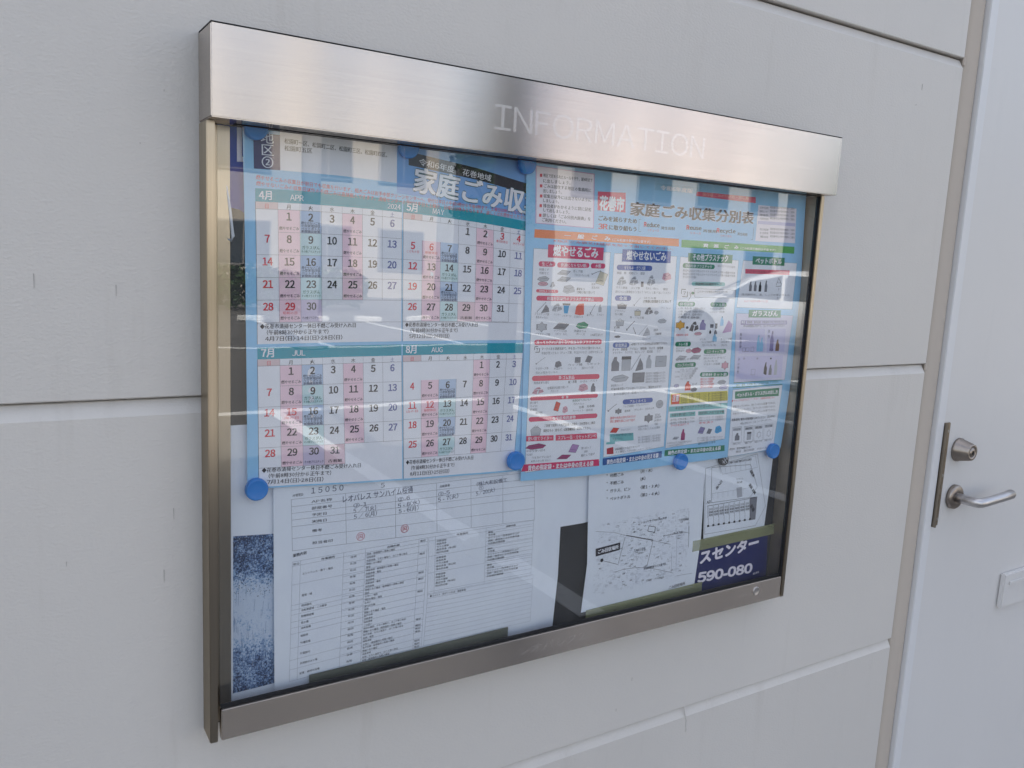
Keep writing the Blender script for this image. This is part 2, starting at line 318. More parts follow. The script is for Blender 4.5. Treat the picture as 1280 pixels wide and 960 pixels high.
for i, (x, y, hh, lb) in enumerate(((14.6, -24, 5.5, 'broad green tree between the cream and the white apartment house'), (26.8, -19, 4.4, 'smaller green tree in front of the tan house'))):
    t = empty('broadleaf_tree', lb, 'tree', (x, y, 0))
    bm = nb(); tube(bm, [(0, 0, 0), (.05, .03, hh * .3), (-.05, .1, hh * .55), (.1, 0, hh * .8)], [.2, .15, .1, .04])
    for k in range(5):
        a_ = k * 1.3; tube(bm, [(0, 0, hh * (.3 + .08 * k)), (math.cos(a_) * .8, math.sin(a_) * .8, hh * (.5 + .08 * k)), (math.cos(a_) * 1.3, math.sin(a_) * 1.3, hh * (.6 + .07 * k))], [.07, .05, .02], 8)
    link('trunk', bm, BARK, t, True)
    bm = nb()
    for k in range(14): leaves(bm, rnd.uniform(-1.3, 1.3), rnd.uniform(-1.3, 1.3), hh * rnd.uniform(.5, 1), rnd.uniform(.5, .9), rnd.uniform(.5, .9), rnd.uniform(.4, .7), 160, .12, rnd)
    link('crown', bm, LEAF, t, smooth='raw')

t = empty('added_evergreen', 'tall narrow dark evergreen beside the parking bays near the white car', 'shrub', (8.75, -5.35, 0))  # unseen evergreen, added so the header's right end mirrors something dark
bm = nb(); tube(bm, [(0, 0, 0), (0, 0, 2.6)], [.07, .02], 8); link('trunk', bm, BARK, t, True)
bm = nb()
for k in range(16): leaves(bm, 0, 0, .35 + k * .2, .46 * (1 - k / 19), .46 * (1 - k / 19), .22, 260, .06, rnd)
link('crown', bm, LEAF, t, smooth='raw')

# ------------------------------------------------------------------ the building the board hangs on
Z = lambda z: z + EYE
bld = empty('apartment_building', 'cream panel clad building wall that carries the notice board and the white door', 'building', (0, 0, 0))
core = nb(); box(core, -7.4, 1.68, .045, 6, 0, 6.2); box(core, 1.68, 2.72, .10, 6, 0, 6.2); box(core, 2.72, 8.8, .045, 6, 0, 6.2)
core2 = link('wall_core', core, DARK, bld)
boxo('roof', -7.6, 9.0, -.12, 6.2, 6.24, 6.4, plain('roof_metal', (.3, .3, .31), .5), bld)
def panel(x0, x1, z0, z1):
    """one cladding panel: flat face, long chamfered lip along its top edge, small bevel at both ends"""
    bm = nb(); g = .0012; c = .019; dpt = .009
    prof = [(.04, z0 + g), (.0015, z0 + g), (0, z0 + g + .0015), (0, z1 - c), (.0012, z1 - c + .002), (dpt, z1 - g - .001), (.011, z1 - g), (.04, z1 - g)]
    def ring(x, inset): return [bm.verts.new((x, min(y + inset, .04), z)) for y, z in prof]
    rs = [ring(x0 + g, .004), ring(x0 + .005, 0), ring(x1 - .006, 0), ring(x1 - g, .005)]
    for A, B in zip(rs, rs[1:]):
        for i in range(len(A)): bm.faces.new((A[i], A[(i + 1) % len(A)], B[(i + 1) % len(A)], B[i]))
    bm.faces.new(rs[0]); bm.faces.new(rs[-1][::-1]); return link('wall_panel', bm, WALL, bld)
zr = [0.0935 + .6135 * k for k in range(11)]; zr[0] = .06
for k in range(10):
    for xa, xb in ((-7.34, -4.34), (-4.34, -1.34), (-1.34, 1.663), (2.745, 5.745), (5.745, 8.745)): panel(xa, xb, zr[k], zr[k + 1])
    if k >= 4: panel(1.719, 2.70, zr[k], zr[k + 1])
# beige sealed corner strip left of the door: rounded bead
bm = nb(); prof = [(1.6645, .03), (1.6645, .0085), (1.668, .0045), (1.680, .002), (1.695, .0012), (1.709, .002), (1.715, .0045), (1.7175, .008), (1.7175, .03)]
z0, z1 = .06, 6.2; nz = 40; rg = []
for k in range(nz + 1):
    zz = z0 + (z1 - z0) * k / nz; rg.append([bm.verts.new((x, y + .0006 * math.sin(k * 1.7 + x * 90), zz)) for x, y in prof])
for A, B in zip(rg, rg[1:]):
    for i in range(len(A) - 1): bm.faces.new((A[i], A[i + 1], B[i + 1], B[i]))
link('sealant_strip', bm, SEAL, bld, True)
for k in (2, 3, 4):                                        # dried sealant smears where the panel joints meet the strip
    bm = nb(); zz = zr[k]
    box(bm, 1.6570, 1.6655, .0005, .004, zz - .012, zz + .004, .001); link('sealant_smear', bm, SEAL, bld)
# door
dr = boxo('door', 1.7495, 2.66, .0, .04, .07, 2.30, DOORP, bld, .0015)
fr = nb(); box(fr, 1.718, 1.7465, -.006, .045, .06, 2.34, .0015); box(fr, 2.663, 2.70, -.006, .045, .06, 2.34, .0015); box(fr, 1.7470, 2.6625, -.006, .045, 2.304, 2.34, .0015)
link('door_frame', fr, FRAMEP, bld)
boxo('threshold', 1.7475, 2.6615, -.02, .045, .06, .068, STEELX, bld)
lg = nb(); box(lg, 1.7515, 1.774, -.0045, -.0005, Z(-.546), Z(-.311), .0012); box(lg, 1.7488, 1.7512, -.014, .002, Z(-.546), Z(-.311), .0008)
link('latch_guard', lg, [BRONZE], dr)
sc = nb()
for zz in (-.33, -.43, -.53): lathe(sc, [(.0045, 0), (.004, .0015), (.001, .0022)], (1.764, -.0045, Z(zz)), (0, -1, 0), 12)
link('guard_screw', sc, SATIN, dr, True)
kn = nb(); cx_, cz_ = 1.822, Z(-.3765)
lathe(kn, [(.0265, 0), (.0265, .004), (.025, .006), (.0195, .030), (.0185, .032), (.0180, .0335), (.0125, .0335), (.0118, .0318), (.0105, .0318), (.0100, .0335), (.003, .0340)], (cx_, -.0005, cz_), (0, -1, 0), 40)
link('lock_cylinder', kn, NICKD, dr, True)
boxo('keyhole', cx_ - .0012, cx_ + .0012, -.0360, -.0335, cz_ - .004, cz_ + .004, DARK, dr)
hc = (1.826, Z(-.4855))
rs_ = nb(); lathe(rs_, [(.0275, 0), (.0275, .008), (.0255, .0105), (.013, .0105)], (hc[0], -.0005, hc[1]), (0, -1, 0), 40); hr = link('handle_rosette', rs_, NICKD, dr, True)
lv = nb(); y0 = -.058
tube(lv, [(hc[0], -.010, hc[1]), (hc[0], -.030, hc[1]), (hc[0], y0 + .006, hc[1]), (hc[0] + .003, y0, hc[1]), (hc[0] + .010, y0 - .003, hc[1]), (hc[0] + .05, y0 - .002, hc[1] + .0005), (hc[0] + .10, y0, hc[1] + .002), (hc[0] + .1405, y0 + .002, hc[1] + .004), (hc[0] + .142, y0 + .002, hc[1] + .004)],
     [.0108, .0108, .0108, .0110, .0108, .0102, .0104, .0112, .0100], 20, up=(0, 0, 1)); link('door_lever', lv, SATIN, dr, True)
npl = nb(); box(npl, 2.086, 2.30, -.013, -.0006, Z(-.800), Z(-.712), .003); pl_ = link('letter_flap', npl, DOORP, dr)
boxo('flap_lip', 2.108, 2.28, -.0165, -.0132, Z(-.742), Z(-.732), DOORP, pl_, .001)
bm = nb(); tube(bm, [(1.0385, .002, Z(-.790)), (1.0415, -.0002, Z(-.812)), (1.0445, -.0004, Z(-.820)), (1.0440, -.0004, Z(-.830)), (1.0460, -.0003, Z(-.838)), (1.0450, -.0001, Z(-.843))], [.0010, .0012, .0010, .0010, .0008, .0004], 8)
link('paint_drip', bm, WALL, bld, True)
# scuffs: short dark scratches and chips in the paint
def scuff(x, z, l, wd_=.00035, lean=0):
    bm = nb(); v = [bm.verts.new(p) for p in ((x - wd_, -.0006, z), (x + wd_, -.0006, z), (x + wd_ * .3 + lean, -.0006, z - l), (x - wd_ * .3 + lean, -.0006, z - l))]
    f = bm.faces.new(v); r = bmesh.ops.extrude_face_region(bm, geom=[f])
    for q in r['geom']:
        if isinstance(q, bmesh.types.BMVert): q.co.y += .0005
    link('scuff_mark', bm, MATS.get('scuff') or plain('scuff', (.40, .38, .36), .8), bld)
for x, z, l in [(0.0367, 1.4587, 0.0149), (0.1144, 1.449, 0.0122), (0.1704, 1.1892, 0.0137), (0.0577, 1.1412, 0.0056), (0.1588, 1.1151, 0.0159), (0.1413, 1.6029, 0.0017), (0.1663, 1.6613, 0.0017), (1.5294, 1.867, 0.0115), (0.545, 1.7308, 0.006), (0.9052, 0.7973, 0.006), (0.8744, 0.7478, 0.0045), (1.5167, 1.8283, 0.0029)]:
    scuff(x, z, l)

# print on the sheets: p polygon, l line, t text; colour, layer, then board coordinates in tenths of a millimetre
DATA = '''@poster print
g 6279 1857 6657 1850 7054 1845 7469 1842 7904 1842 8358 1843 8830 1847 9321 1853 9832 1861 10361 1870 10909 1883 11476 1897 12062 1913 6281 1538 6660 1531 7059 1526 7476 1521 7913 1518 8368 1517 8842 1516 9334 1517 9846 1518 10377 1521 10926 1525 11494 1531 12081 1537 6283 1218 6664 1212 7064 1206 7483 1200 7921 1195 8378 1190 8853 1185 9347 1180 9860 1176 10392 1172 10943 1168 11513 1164 12101 1161 6300 810 6684 802 7087 794 7508 785 7947 777 8405 768 8881 760 9376 751 9889 743 10421 734 10971 725 11540 716 12127 707 6321 385 6708 375 7113 364 7536 352 7977 341 8436 329 8913 317 9408 305 9921 292 10453 279 11002 266 11569 253 12155 239 6341 -39 6731 -53 7138 -66 7563 -80 8006 -95 8466 -110 8944 -126 9440 -142 9953 -159 10484 -176 11032 -193 11598 -211 12182 -230 6361 -464 6754 -480 7164 -496 7591 -513 8036 -531 8497 -550 8976 -569 9472 -589 9985 -609 10515 -630 11063 -652 11628 -675 12210 -698 6382 -891 6777 -909 7189 -928 7619 -948 8064 -968 8527 -990 9006 -1012 9503 -1035 10016 -1059 10545 -1084 11092 -1110 11655 -1137 12235 -1164 6396 -1360 6794 -1377 7207 -1394 7636 -1411 8081 -1428 8542 -1446 9018 -1463 9510 -1481 10018 -1499 10541 -1517 11080 -1535 11635 -1553 12205 -1572 6411 -1828 6811 -1844 7225 -1860 7654 -1874 8098 -1889 8556 -1902 9029 -1915 9517 -1927 10020 -1939 10537 -1950 11068 -1960 11615 -1970 12176 -1979 6426 -2297 6828 -2312 7243 -2326 7672 -2338 8115 -2349 8571 -2358 9041 -2366 9524 -2373 10022 -2378 10532 -2382 11057 -2385 11595 -2386 12146 -2386 6440 -2766 6844 -2780 7261 -2792 7690 -2801 8132 -2809 8586 -2814 9052 -2818 9532 -2819 10024 -2818 10528 -2815 11045 -2810 11575 -2803 12117 -2794 6455 -3235 6861 -3248 7279 -3258 7708 -3265 8148 -3269 8600 -3270 9064 -3269 9539 -3265 10026 -3258 10524 -3248 11033 -3235 11554 -3219 12087 -3201
@poster border
p border 5 6279 1857 6657 1850 7054 1845 7469 1842 7904 1842 8358 1843 8830 1847 9321 1853 9832 1861 10361 1870 10909 1883 11476 1897 12062 1913 12081 1537 12101 1161 12127 707 12155 239 12182 -230 12210 -698 12235 -1164 12205 -1572 12176 -1979 12146 -2386 12117 -2794 12087 -3201 11554 -3219 11033 -3235 10524 -3248 10026 -3258 9539 -3265 9064 -3269 8600 -3270 8148 -3269 7708 -3265 7279 -3258 6861 -3248 6455 -3235 6440 -2766 6426 -2297 6411 -1828 6396 -1360 6382 -891 6361 -464 6341 -39 6321 385 6300 810 6283 1218 6281 1538
@poster heading
p magentaline 10 6433 1269 7455 1252 7509 473 6476 485
p palewhite 15 6446 1260 7441 1238 7491 485 6488 493
t red 30 1 6504 1123 6556 1124 45 ■
t ink 30 1 6565 1127 7423 1133 46 地区で定められたルールを守り、朝8時まで
t ink 30 1 6562 1051 7083 1064 46 に出しましょう。
t red 30 1 6513 980 6566 981 45 ■
t ink 30 1 6575 984 7417 989 46 ごみは居住する地区の集積所に
t ink 30 1 6571 918 6933 922 46 出しましょう。
t red 30 1 6522 843 6575 844 45 ■
t ink 30 1 6584 847 7428 853 46 収集日以外には出さないように
t ink 30 1 6572 784 6894 787 46 しましょう。
t red 30 1 6523 711 6576 711 45 ■
t ink 30 1 6585 715 7439 717 46 排出者がわかるように袋に記名
t ink 30 1 6581 654 7089 653 46 して出しましょう。
t red 30 1 6524 579 6576 579 45 ■
t ink 30 1 6586 582 7441 583 46 詳しくは「ごみ分別大辞典」を
t ink 30 1 6574 519 7043 514 46 ご利用ください。
p pinkred 15 7533 1007 8061 1032 8079 744 7551 741
t white 30 3 7575 767 8052 776 170 花巻市
t palewhite 30 3 8158 728 10840 760 170 家庭ごみ収集分別表
t ink 40 2 8158 728 10840 760 170 家庭ごみ収集分別表
t ink 30 2 7563 600 8321 602 62 ごみを減らすため
t red 30 2 7580 474 7759 479 75 3R
t ink 30 2 7774 480 8332 483 62 に取り組もう
p palesky 12 8610 1222 9571 1237 9583 1134 8620 1119
t white 30 2 8724 1135 9409 1138 60 令和6年度版
p pinkred 14 9487 1168 10836 1186 10849 1089 9495 1099
t salmon 30 1 9617 1113 10675 1132 50 保存版ごみの分け方・出し方
l ink 20 5 10859 690 10861 487 10814 490
l ink 20 5 8394 662 8355 662 8366 480 8412 480
t ink 30 2 8458 561 8770 566 60 Reduce
t red 40 3 8458 561 8512 563 64 R
t red 30 0 8530 497 8767 500 34 リデュース
t ink 30 1 8800 540 9089 544 42 発生抑制
t ink 30 2 9331 570 9666 576 60 Reuse
t red 40 3 9331 570 9389 572 64 R
t red 30 0 9409 505 9664 507 34 リユース
t ink 30 1 9699 550 10010 553 42 再使用
t ink 30 2 9999 562 10429 572 60 Recycle
t red 40 3 9999 562 10060 563 64 R
t red 30 0 10082 494 10351 497 34 リサイクル
t ink 30 1 10478 545 10717 544 42 再生利用
p palewhite 13 10918 1065 11876 1072 11918 483 10925 471
p lav 16 10942 807 11883 824 11887 770 10949 755
t grey 30 0 10951 1008 11163 1013 32 花巻市役所
t grey 30 0 11198 1031 11821 1050 34 電話番号及び受付時間のご案内
t grey 30 0 10959 949 11171 954 32 清掃センター
t grey 30 0 11206 971 11830 989 34 電話番号及び受付時間のご案内
t grey 30 0 10967 890 11180 895 32 環境係
t grey 30 0 11214 912 11840 929 34 電話番号及び受付時間のご案内
t grey 30 0 10975 832 11188 835 32 大迫総合支所
t grey 30 0 11223 853 11849 868 34 電話番号及び受付時間のご案内
t grey 30 0 10999 654 11213 657 32 市民登録課
t grey 30 0 11248 674 11876 685 34 電話番号及び受付時間のご案内
t grey 30 0 11007 595 11221 597 32 生活環境
t grey 30 0 11256 614 11886 624 34 電話番号及び受付時間のご案内
t grey 30 0 11015 535 11230 537 32 電話
t grey 30 0 11265 554 11895 562 34 電話番号及び受付時間のご案内
p orange 15 6470 403 9189 414 9202 297 6470 287
t white 30 2 6978 320 7826 318 55 一　般　ご　み
t white 30 1 7857 314 8610 317 36 (ごみ処理手数料が必要です)
t red 30 0 6787 247 9166 233 32 ※指定ごみ袋又は証紙を貼って出してください。
p greenbar 15 9250 405 11913 421 11920 304 9254 287
t white 30 2 9729 316 10535 322 52 資　源　ご　み
t white 30 1 10573 321 11434 323 36 (ごみ処理手数料は不要です)
@poster red_column
p paperw 12 6473 137 7841 142 7884 -3062 6525 -3114
l ink 16 3 6473 137 7841 142 7884 -3062 6525 -3114 6473 137
@poster blue_column
p paperw 12 7918 134 9176 140 9221 -2940 7950 -3004
l ink 16 3 7918 134 9176 140 9221 -2940 7950 -3004 7918 134
@poster green_column
p paperw 12 9253 137 10559 132 10596 -2910 9259 -2970
l ink 16 3 9253 137 10559 132 10596 -2910 9259 -2970 9253 137
@poster bottle_column
p paperw 12 10673 136 12019 141 12013 -669 10621 -647
l ink 16 3 10673 136 12019 141 12013 -669 10621 -647 10673 136
p lav2 12 10634 -748 12062 -782 11999 -1933 10708 -1942
l ink 16 3 10634 -748 12062 -782 11999 -1933 10708 -1942 10634 -748
p paperw 12 10694 -2060 11959 -2026 11883 -3199 10705 -3238
l ink 16 3 10694 -2060 11959 -2026 11883 -3199 10705 -3238 10694 -2060
@poster red_column
p crimson 20 6712 205 7714 206 7717 19 6715 22
t white 40 2 6799 62 7620 61 130 燃やせるごみ
p crimson 20 6604 -37 6586 -42 6573 -56 6568 -74 6573 -92 6587 -105 6605 -110 6819 -106 6837 -101 6850 -87 6855 -69 6850 -51 6836 -38 6818 -33
t white 30 1 6620 -96 6804 -93 45 生ごみ
p crimson 20 6921 -39 6903 -45 6890 -58 6885 -77 6890 -95 6904 -109 6923 -113 7433 -102 7451 -96 7464 -83 7469 -64 7464 -46 7450 -32 7431 -28
t white 30 1 6944 -99 7411 -88 46 資源にならない紙
p crimson 20 7533 -29 7514 -34 7500 -48 7495 -67 7500 -86 7514 -100 7533 -105 7730 -102 7749 -97 7763 -83 7768 -64 7763 -45 7749 -31 7730 -26
t white 30 1 7577 -90 7686 -88 47 木類
t grey 30 0 6584 -167 6749 -167 32 料理くず
t grey 30 0 6587 -217 6752 -217 32 残飯など
t grey 30 0 7176 -171 7350 -174 34 紙くず類
t grey 30 0 7195 -225 7477 -229 32 アルミコーティング紙
t grey 30 0 7525 -350 7603 -352 32 庭木
t grey 30 0 7530 -402 7678 -402 32 家具木製
t ink 30 1 7256 -429 7409 -432 36 紙おむつ
t ink 30 0 7260 -478 7605 -474 34 汚物は取り除いて
p lgrey 20 6562 -293 6623 -318 6733 -310 6763 -275 6693 -246 6593 -261
l dgrey 30 4 6562 -293 6623 -318 6733 -310 6763 -275 6693 -246 6593 -261 6562 -293
l dgrey 30 4 6603 -286 6723 -275
p rose 20 6747 -353 6735 -338 6704 -327 6661 -323 6618 -327 6587 -338 6575 -353 6587 -368 6618 -379 6661 -382 6704 -379 6735 -368
l dgrey 30 4 6747 -353 6735 -338 6704 -327 6661 -323 6618 -327 6587 -338 6575 -353 6587 -368 6618 -379 6661 -382 6704 -379 6735 -368 6747 -353
l dgrey 30 4 6618 -347 6670 -362 6713 -344
p lgrey 20 6784 -395 6819 -403 6828 -353 6802 -344
p lgrey 20 6832 -399 6872 -382 6863 -348 6837 -357
p lgrey 20 6806 -344 6850 -348 6841 -319 6819 -323
l dgrey 30 4 6784 -386 6828 -361 6872 -374
l dgrey 30 4 6802 -340 6850 -336
l dgrey 30 4 6828 -403 6837 -361 6832 -323
p lgrey 20 6895 -207 7060 -218 7131 -161 6978 -146
l dgrey 30 4 6895 -207 7060 -218 7131 -161 6978 -146 6895 -207
l dgrey 30 4 6942 -189 7060 -196
p lgrey 20 6902 -303 7067 -314 7138 -256 6984 -242
l dgrey 30 4 6902 -303 7067 -314 7138 -256 6984 -242 6902 -303
l dgrey 30 4 6949 -285 7067 -292
p lgrey 20 7008 -460 7086 -487 7232 -453 7210 -387 7142 -353 7030 -373
l dgrey 30 4 7030 -393 7120 -420 7187 -387
l dgrey 30 4 7053 -453 7142 -440
l grey 30 8 7519 -194 7621 -154 7689 -133
l dgrey 30 9 7544 -194 7519 -181
p cream 20 7602 -319 7756 -351 7822 -183 7679 -142
l dgrey 30 4 7602 -319 7756 -351 7822 -183 7679 -142 7602 -319
l dgrey 30 4 7646 -267 7756 -288
p pinkred 20 6577 -431 6565 -434 6556 -442 6553 -454 6556 -466 6565 -474 6576 -478 6908 -481 6920 -478 6929 -470 6932 -458 6929 -446 6920 -438 6909 -434
t white 30 1 6598 -469 6886 -472 29 水分をよく切って
p crimson 20 6595 -523 6578 -528 6565 -541 6560 -559 6565 -577 6578 -590 6596 -594 7735 -594 7752 -589 7765 -576 7770 -558 7765 -540 7752 -527 7734 -523
t white 30 1 6742 -581 7589 -580 44 容器包装以外のプラスチック製品
l grey 30 8 6582 -754 6733 -614
p grey 20 6657 -770 6798 -754 6788 -700 6733 -646
l dgrey 30 4 6701 -723 6766 -715
p lgrey 20 6842 -737 6913 -750 6931 -677 6878 -665
p lgrey 20 6940 -743 7020 -719 7002 -671 6949 -683
p lgrey 20 6887 -665 6975 -671 6958 -629 6913 -635
l dgrey 30 4 6842 -725 6931 -689 7020 -707
l dgrey 30 4 6878 -659 6975 -653
l dgrey 30 4 6931 -750 6949 -689 6940 -635
p cyan 20 7042 -656 7142 -656 7124 -773 7060 -773
p dgrey 20 7021 -627 7163 -627 7156 -653 7028 -653
p redor 20 7252 -784 7267 -674 7309 -630 7408 -623 7418 -789 7345 -798
l grey 30 8 7531 -782 7586 -686 7624 -634
l dgrey 30 9 7544 -782 7531 -753
p lgrey 20 7686 -750 7748 -750 7748 -688 7728 -666 7728 -638 7706 -638 7706 -666 7686 -688
p dgrey 20 7706 -652 7728 -652 7728 -638 7706 -638
t grey 30 0 6539 -794 6799 -805 32 プラスチック製
t grey 30 0 6563 -842 6781 -853 32 おもちゃなど
t grey 30 0 6880 -804 6999 -810 32 ハンガー
t grey 30 0 7029 -822 7195 -827 32 バケツ
t grey 30 0 7241 -833 7409 -839 32 灯油タンク
t grey 30 0 7469 -808 7609 -813 32 歯ブラシ
t grey 30 0 7655 -801 7798 -806 32 ストロー
p lgrey 20 6745 -971 6771 -933 6712 -930 6679 -895 6646 -930 6587 -933 6613 -971 6587 -1009 6646 -1012 6679 -1046 6712 -1012 6771 -1009
l dgrey 30 4 6745 -971 6771 -933 6712 -930 6679 -895 6646 -930 6587 -933 6613 -971 6587 -1009 6646 -1012 6679 -1046 6712 -1012 6771 -1009 6745 -971
p grey 20 6884 -995 7081 -1011 7166 -928 6983 -908
l dgrey 30 4 6884 -995 7081 -1011 7166 -928 6983 -908 6884 -995
l dgrey 30 4 6940 -969 7081 -980
p greeny 20 7285 -963 7353 -999 7477 -989 7511 -937 7432 -895 7319 -916
l dgrey 30 4 7285 -963 7353 -999 7477 -989 7511 -937 7432 -895 7319 -916 7285 -963
l dgrey 30 4 7330 -952 7466 -937
t grey 30 0 6573 -1084 6833 -1095 32 ビデオテープ類
t grey 30 0 6891 -1042 7126 -1050 32 クリアファイル等
t grey 30 0 6925 -1087 7145 -1095 32 スポンジ　たわし
t grey 30 0 7253 -1044 7480 -1052 32 洗濯ばさみ
t grey 30 0 7288 -1090 7467 -1098 32 ホース
t ink 30 0 7557 -1105 7795 -1111 36 １ｍ以下に切って
p pinkred 20 6601 -1153 6582 -1158 6567 -1173 6562 -1192 6567 -1212 6581 -1226 6601 -1231 7750 -1236 7769 -1231 7784 -1216 7789 -1197 7784 -1177 7770 -1163 7750 -1158
t white 30 1 6599 -1216 7752 -1221 48 洗っても汚れが落ちない容器包装プラスチック
l ink 30 9 6575 -1303 6575 -1254 6631 -1254
l ink 30 9 6659 -1276 6659 -1334 6589 -1334
l ink 30 6 6598 -1281 6636 -1281 6617 -1298 6617 -1316
t ink 30 0 6693 -1305 7811 -1307 36 マークのある容器包装で、中を洗っても汚れが落ちないもの、
t grey 30 0 6698 -1369 7816 -1367 36 中身が残ったもの（チューブ類、弁当がらなど）は燃やせるごみ
l lgrey 30 8 6604 -1512 6705 -1446 6772 -1410
l dgrey 30 9 6629 -1512 6604 -1492
p grey 20 6947 -1552 6991 -1573 7073 -1547 7060 -1495 7023 -1469 6960 -1485
l dgrey 30 4 6960 -1500 7010 -1521 7048 -1495
l dgrey 30 4 6972 -1547 7023 -1537
p grey 20 7308 -1504 7406 -1504 7406 -1424 7308 -1424
p lgrey 20 7320 -1484 7386 -1484 7386 -1434 7320 -1434
l dgrey 30 4 7308 -1504 7406 -1504 7406 -1424 7308 -1424 7308 -1504
l dgrey 30 4 7337 -1468 7372 -1468
p grey 20 7494 -1492 7586 -1509 7626 -1423 7540 -1401
l dgrey 30 4 7494 -1492 7586 -1509 7626 -1423 7540 -1401 7494 -1492
l dgrey 30 4 7520 -1466 7586 -1476
t grey 30 0 6605 -1589 6835 -1588 32 マヨネーズ等
t grey 30 0 6929 -1599 7094 -1595 32 弁当がら
t grey 30 0 7179 -1551 7784 -1544 32 カップ麺　カセット
t grey 30 0 7183 -1607 7343 -1603 32 ケース　ＣＤ
t grey 30 0 7441 -1605 7655 -1599 32 商品が入っていた袋
t grey 30 0 6609 -1651 7011 -1651 32 汚れの取れないもの
p pinkred 20 6595 -1678 6576 -1683 6561 -1697 6556 -1716 6561 -1735 6575 -1750 6594 -1755 7746 -1765 7765 -1760 7780 -1746 7785 -1727 7780 -1708 7766 -1693 7747 -1688
t white 30 1 7023 -1744 7318 -1747 48 革･ゴム製品
t grey 30 0 6588 -1798 6865 -1799 32 合成皮革も含む
t ink 30 0 7206 -1813 7366 -1806 36 靴・長靴
t grey 30 0 7424 -1810 7754 -1803 32 かばん・ベルト
p rose 20 6571 -1940 6651 -1950 6671 -1888 6611 -1877
p rose 20 6681 -1945 6771 -1924 6751 -1882 6691 -1893
p rose 20 6621 -1877 6721 -1882 6701 -1846 6651 -1851
l dgrey 30 4 6571 -1929 6671 -1898 6771 -1914
l dgrey 30 4 6611 -1872 6721 -1867
l dgrey 30 4 6671 -1950 6691 -1898 6681 -1851
p rose 20 7404 -1923 7468 -1948 7586 -1917 7567 -1857 7513 -1826 7423 -1845
l dgrey 30 4 7423 -1863 7495 -1887 7549 -1857
l dgrey 30 4 7441 -1917 7513 -1905
p grey 20 7636 -1959 7720 -1959 7720 -1888 7693 -1862 7693 -1830 7663 -1830 7663 -1862 7636 -1888
p dgrey 20 7663 -1846 7693 -1846 7693 -1830 7663 -1830
t grey 30 0 6832 -1885 7219 -1884 36 金属部分は取り除いて
t grey 30 0 6890 -1933 7031 -1933 32 グローブ
p pinkred 20 6574 -1983 6559 -1987 6548 -1998 6544 -2013 6548 -2028 6559 -2039 6574 -2043 7746 -2053 7761 -2049 7772 -2038 7776 -2023 7772 -2008 7761 -1997 7746 -1993
t white 30 1 7098 -2036 7221 -2037 37 布　類
t grey 30 0 6544 -2090 6688 -2091 32 使い捨て
t grey 30 0 6547 -2140 6676 -2142 32 カイロ
t grey 30 0 6551 -2192 6679 -2193 32 乾燥剤
t grey 30 0 6650 -2246 6771 -2243 32 保冷剤
t green 30 0 7301 -2095 7662 -2092 32 資源回収できないもの
t grey 30 0 7321 -2145 7528 -2149 32 汚れたもの
t ink 30 0 7428 -2200 7723 -2195 34 古着　毛布類
t grey 30 0 7312 -2249 7693 -2254 32 カーペット・座布団
p redor 20 6964 -2204 7046 -2226 7082 -2104 7005 -2074
l dgrey 30 4 6964 -2204 7046 -2226 7082 -2104 7005 -2074 6964 -2204
l dgrey 30 4 6988 -2165 7046 -2181
p rose 20 7126 -2241 7162 -2263 7228 -2235 7218 -2179 7187 -2151 7136 -2168
l dgrey 30 4 7136 -2185 7177 -2207 7208 -2179
l dgrey 30 4 7146 -2235 7187 -2224
p crimson 20 6576 -2286 6558 -2290 6545 -2303 6540 -2321 6545 -2339 6557 -2352 6575 -2357 7755 -2369 7773 -2365 7786 -2352 7791 -2334 7786 -2316 7774 -2303 7756 -2298
t white 30 1 6953 -2347 7378 -2352 44 在宅医療廃棄物
p lgrey 20 6602 -2570 6746 -2570 6763 -2479 6710 -2441 6638 -2441 6584 -2479
l dgrey 30 4 6602 -2570 6746 -2570 6763 -2479 6710 -2441 6638 -2441 6584 -2479 6602 -2570
l dgrey 30 4 6638 -2441 6665 -2418 6683 -2441 6710 -2418
t ink 30 0 6809 -2448 7754 -2461 38 ご家庭で使用した在宅医療の点滴袋・注射筒等は二重袋
t ink 30 1 6806 -2524 7698 -2537 40 鋭利なもの（針など）は医療機関等へ返却して下さい。
p pinkred 20 6513 -2566 6991 -2583 6997 -2664 6518 -2646
t white 40 1 6541 -2631 6971 -2647 50 使い捨てライター
p pinkred 20 7029 -2583 7801 -2604 7808 -2695 7035 -2670
t white 40 1 7064 -2654 7775 -2675 54 スプレー缶・カセットボンベ
p dmag 20 6510 -2746 6617 -2775 6814 -2767 6868 -2726 6743 -2692 6564 -2709
l dgrey 30 4 6510 -2746 6617 -2775 6814 -2767 6868 -2726 6743 -2692 6564 -2709 6510 -2746
l dgrey 30 4 6582 -2738 6796 -2726
p mauve2 20 7276 -2861 7409 -2881 7466 -2772 7342 -2745
l dgrey 30 4 7276 -2861 7409 -2881 7466 -2772 7342 -2745 7276 -2861
l dgrey 30 4 7314 -2827 7409 -2840
p dmag 20 7072 -2956 7251 -2967 7328 -2910 7162 -2896
l dgrey 30 4 7072 -2956 7251 -2967 7328 -2910 7162 -2896 7072 -2956
l dgrey 30 4 7123 -2938 7251 -2945
t grey 30 0 6525 -2806 6866 -2818 32 中身を使い切る
t grey 30 0 6528 -2861 6641 -2864 32 ガス抜き
t grey 30 0 6628 -2914 6973 -2925 32 穴をあけずに出す
t grey 30 0 6615 -2968 6968 -2981 32 火気のない所で行う
t grey 30 0 7511 -2838 7704 -2840 32 使い切って
t grey 30 0 7568 -2896 7638 -2894 32 透明袋
t ink 30 0 7511 -2954 7783 -2944 34 別にして出す
p crimson 20 6496 -2989 7865 -3024 7879 -3128 6454 -3092
t white 40 2 6566 -3083 7758 -3111 68 青色の指定袋・または中身の見える袋
@poster blue_column
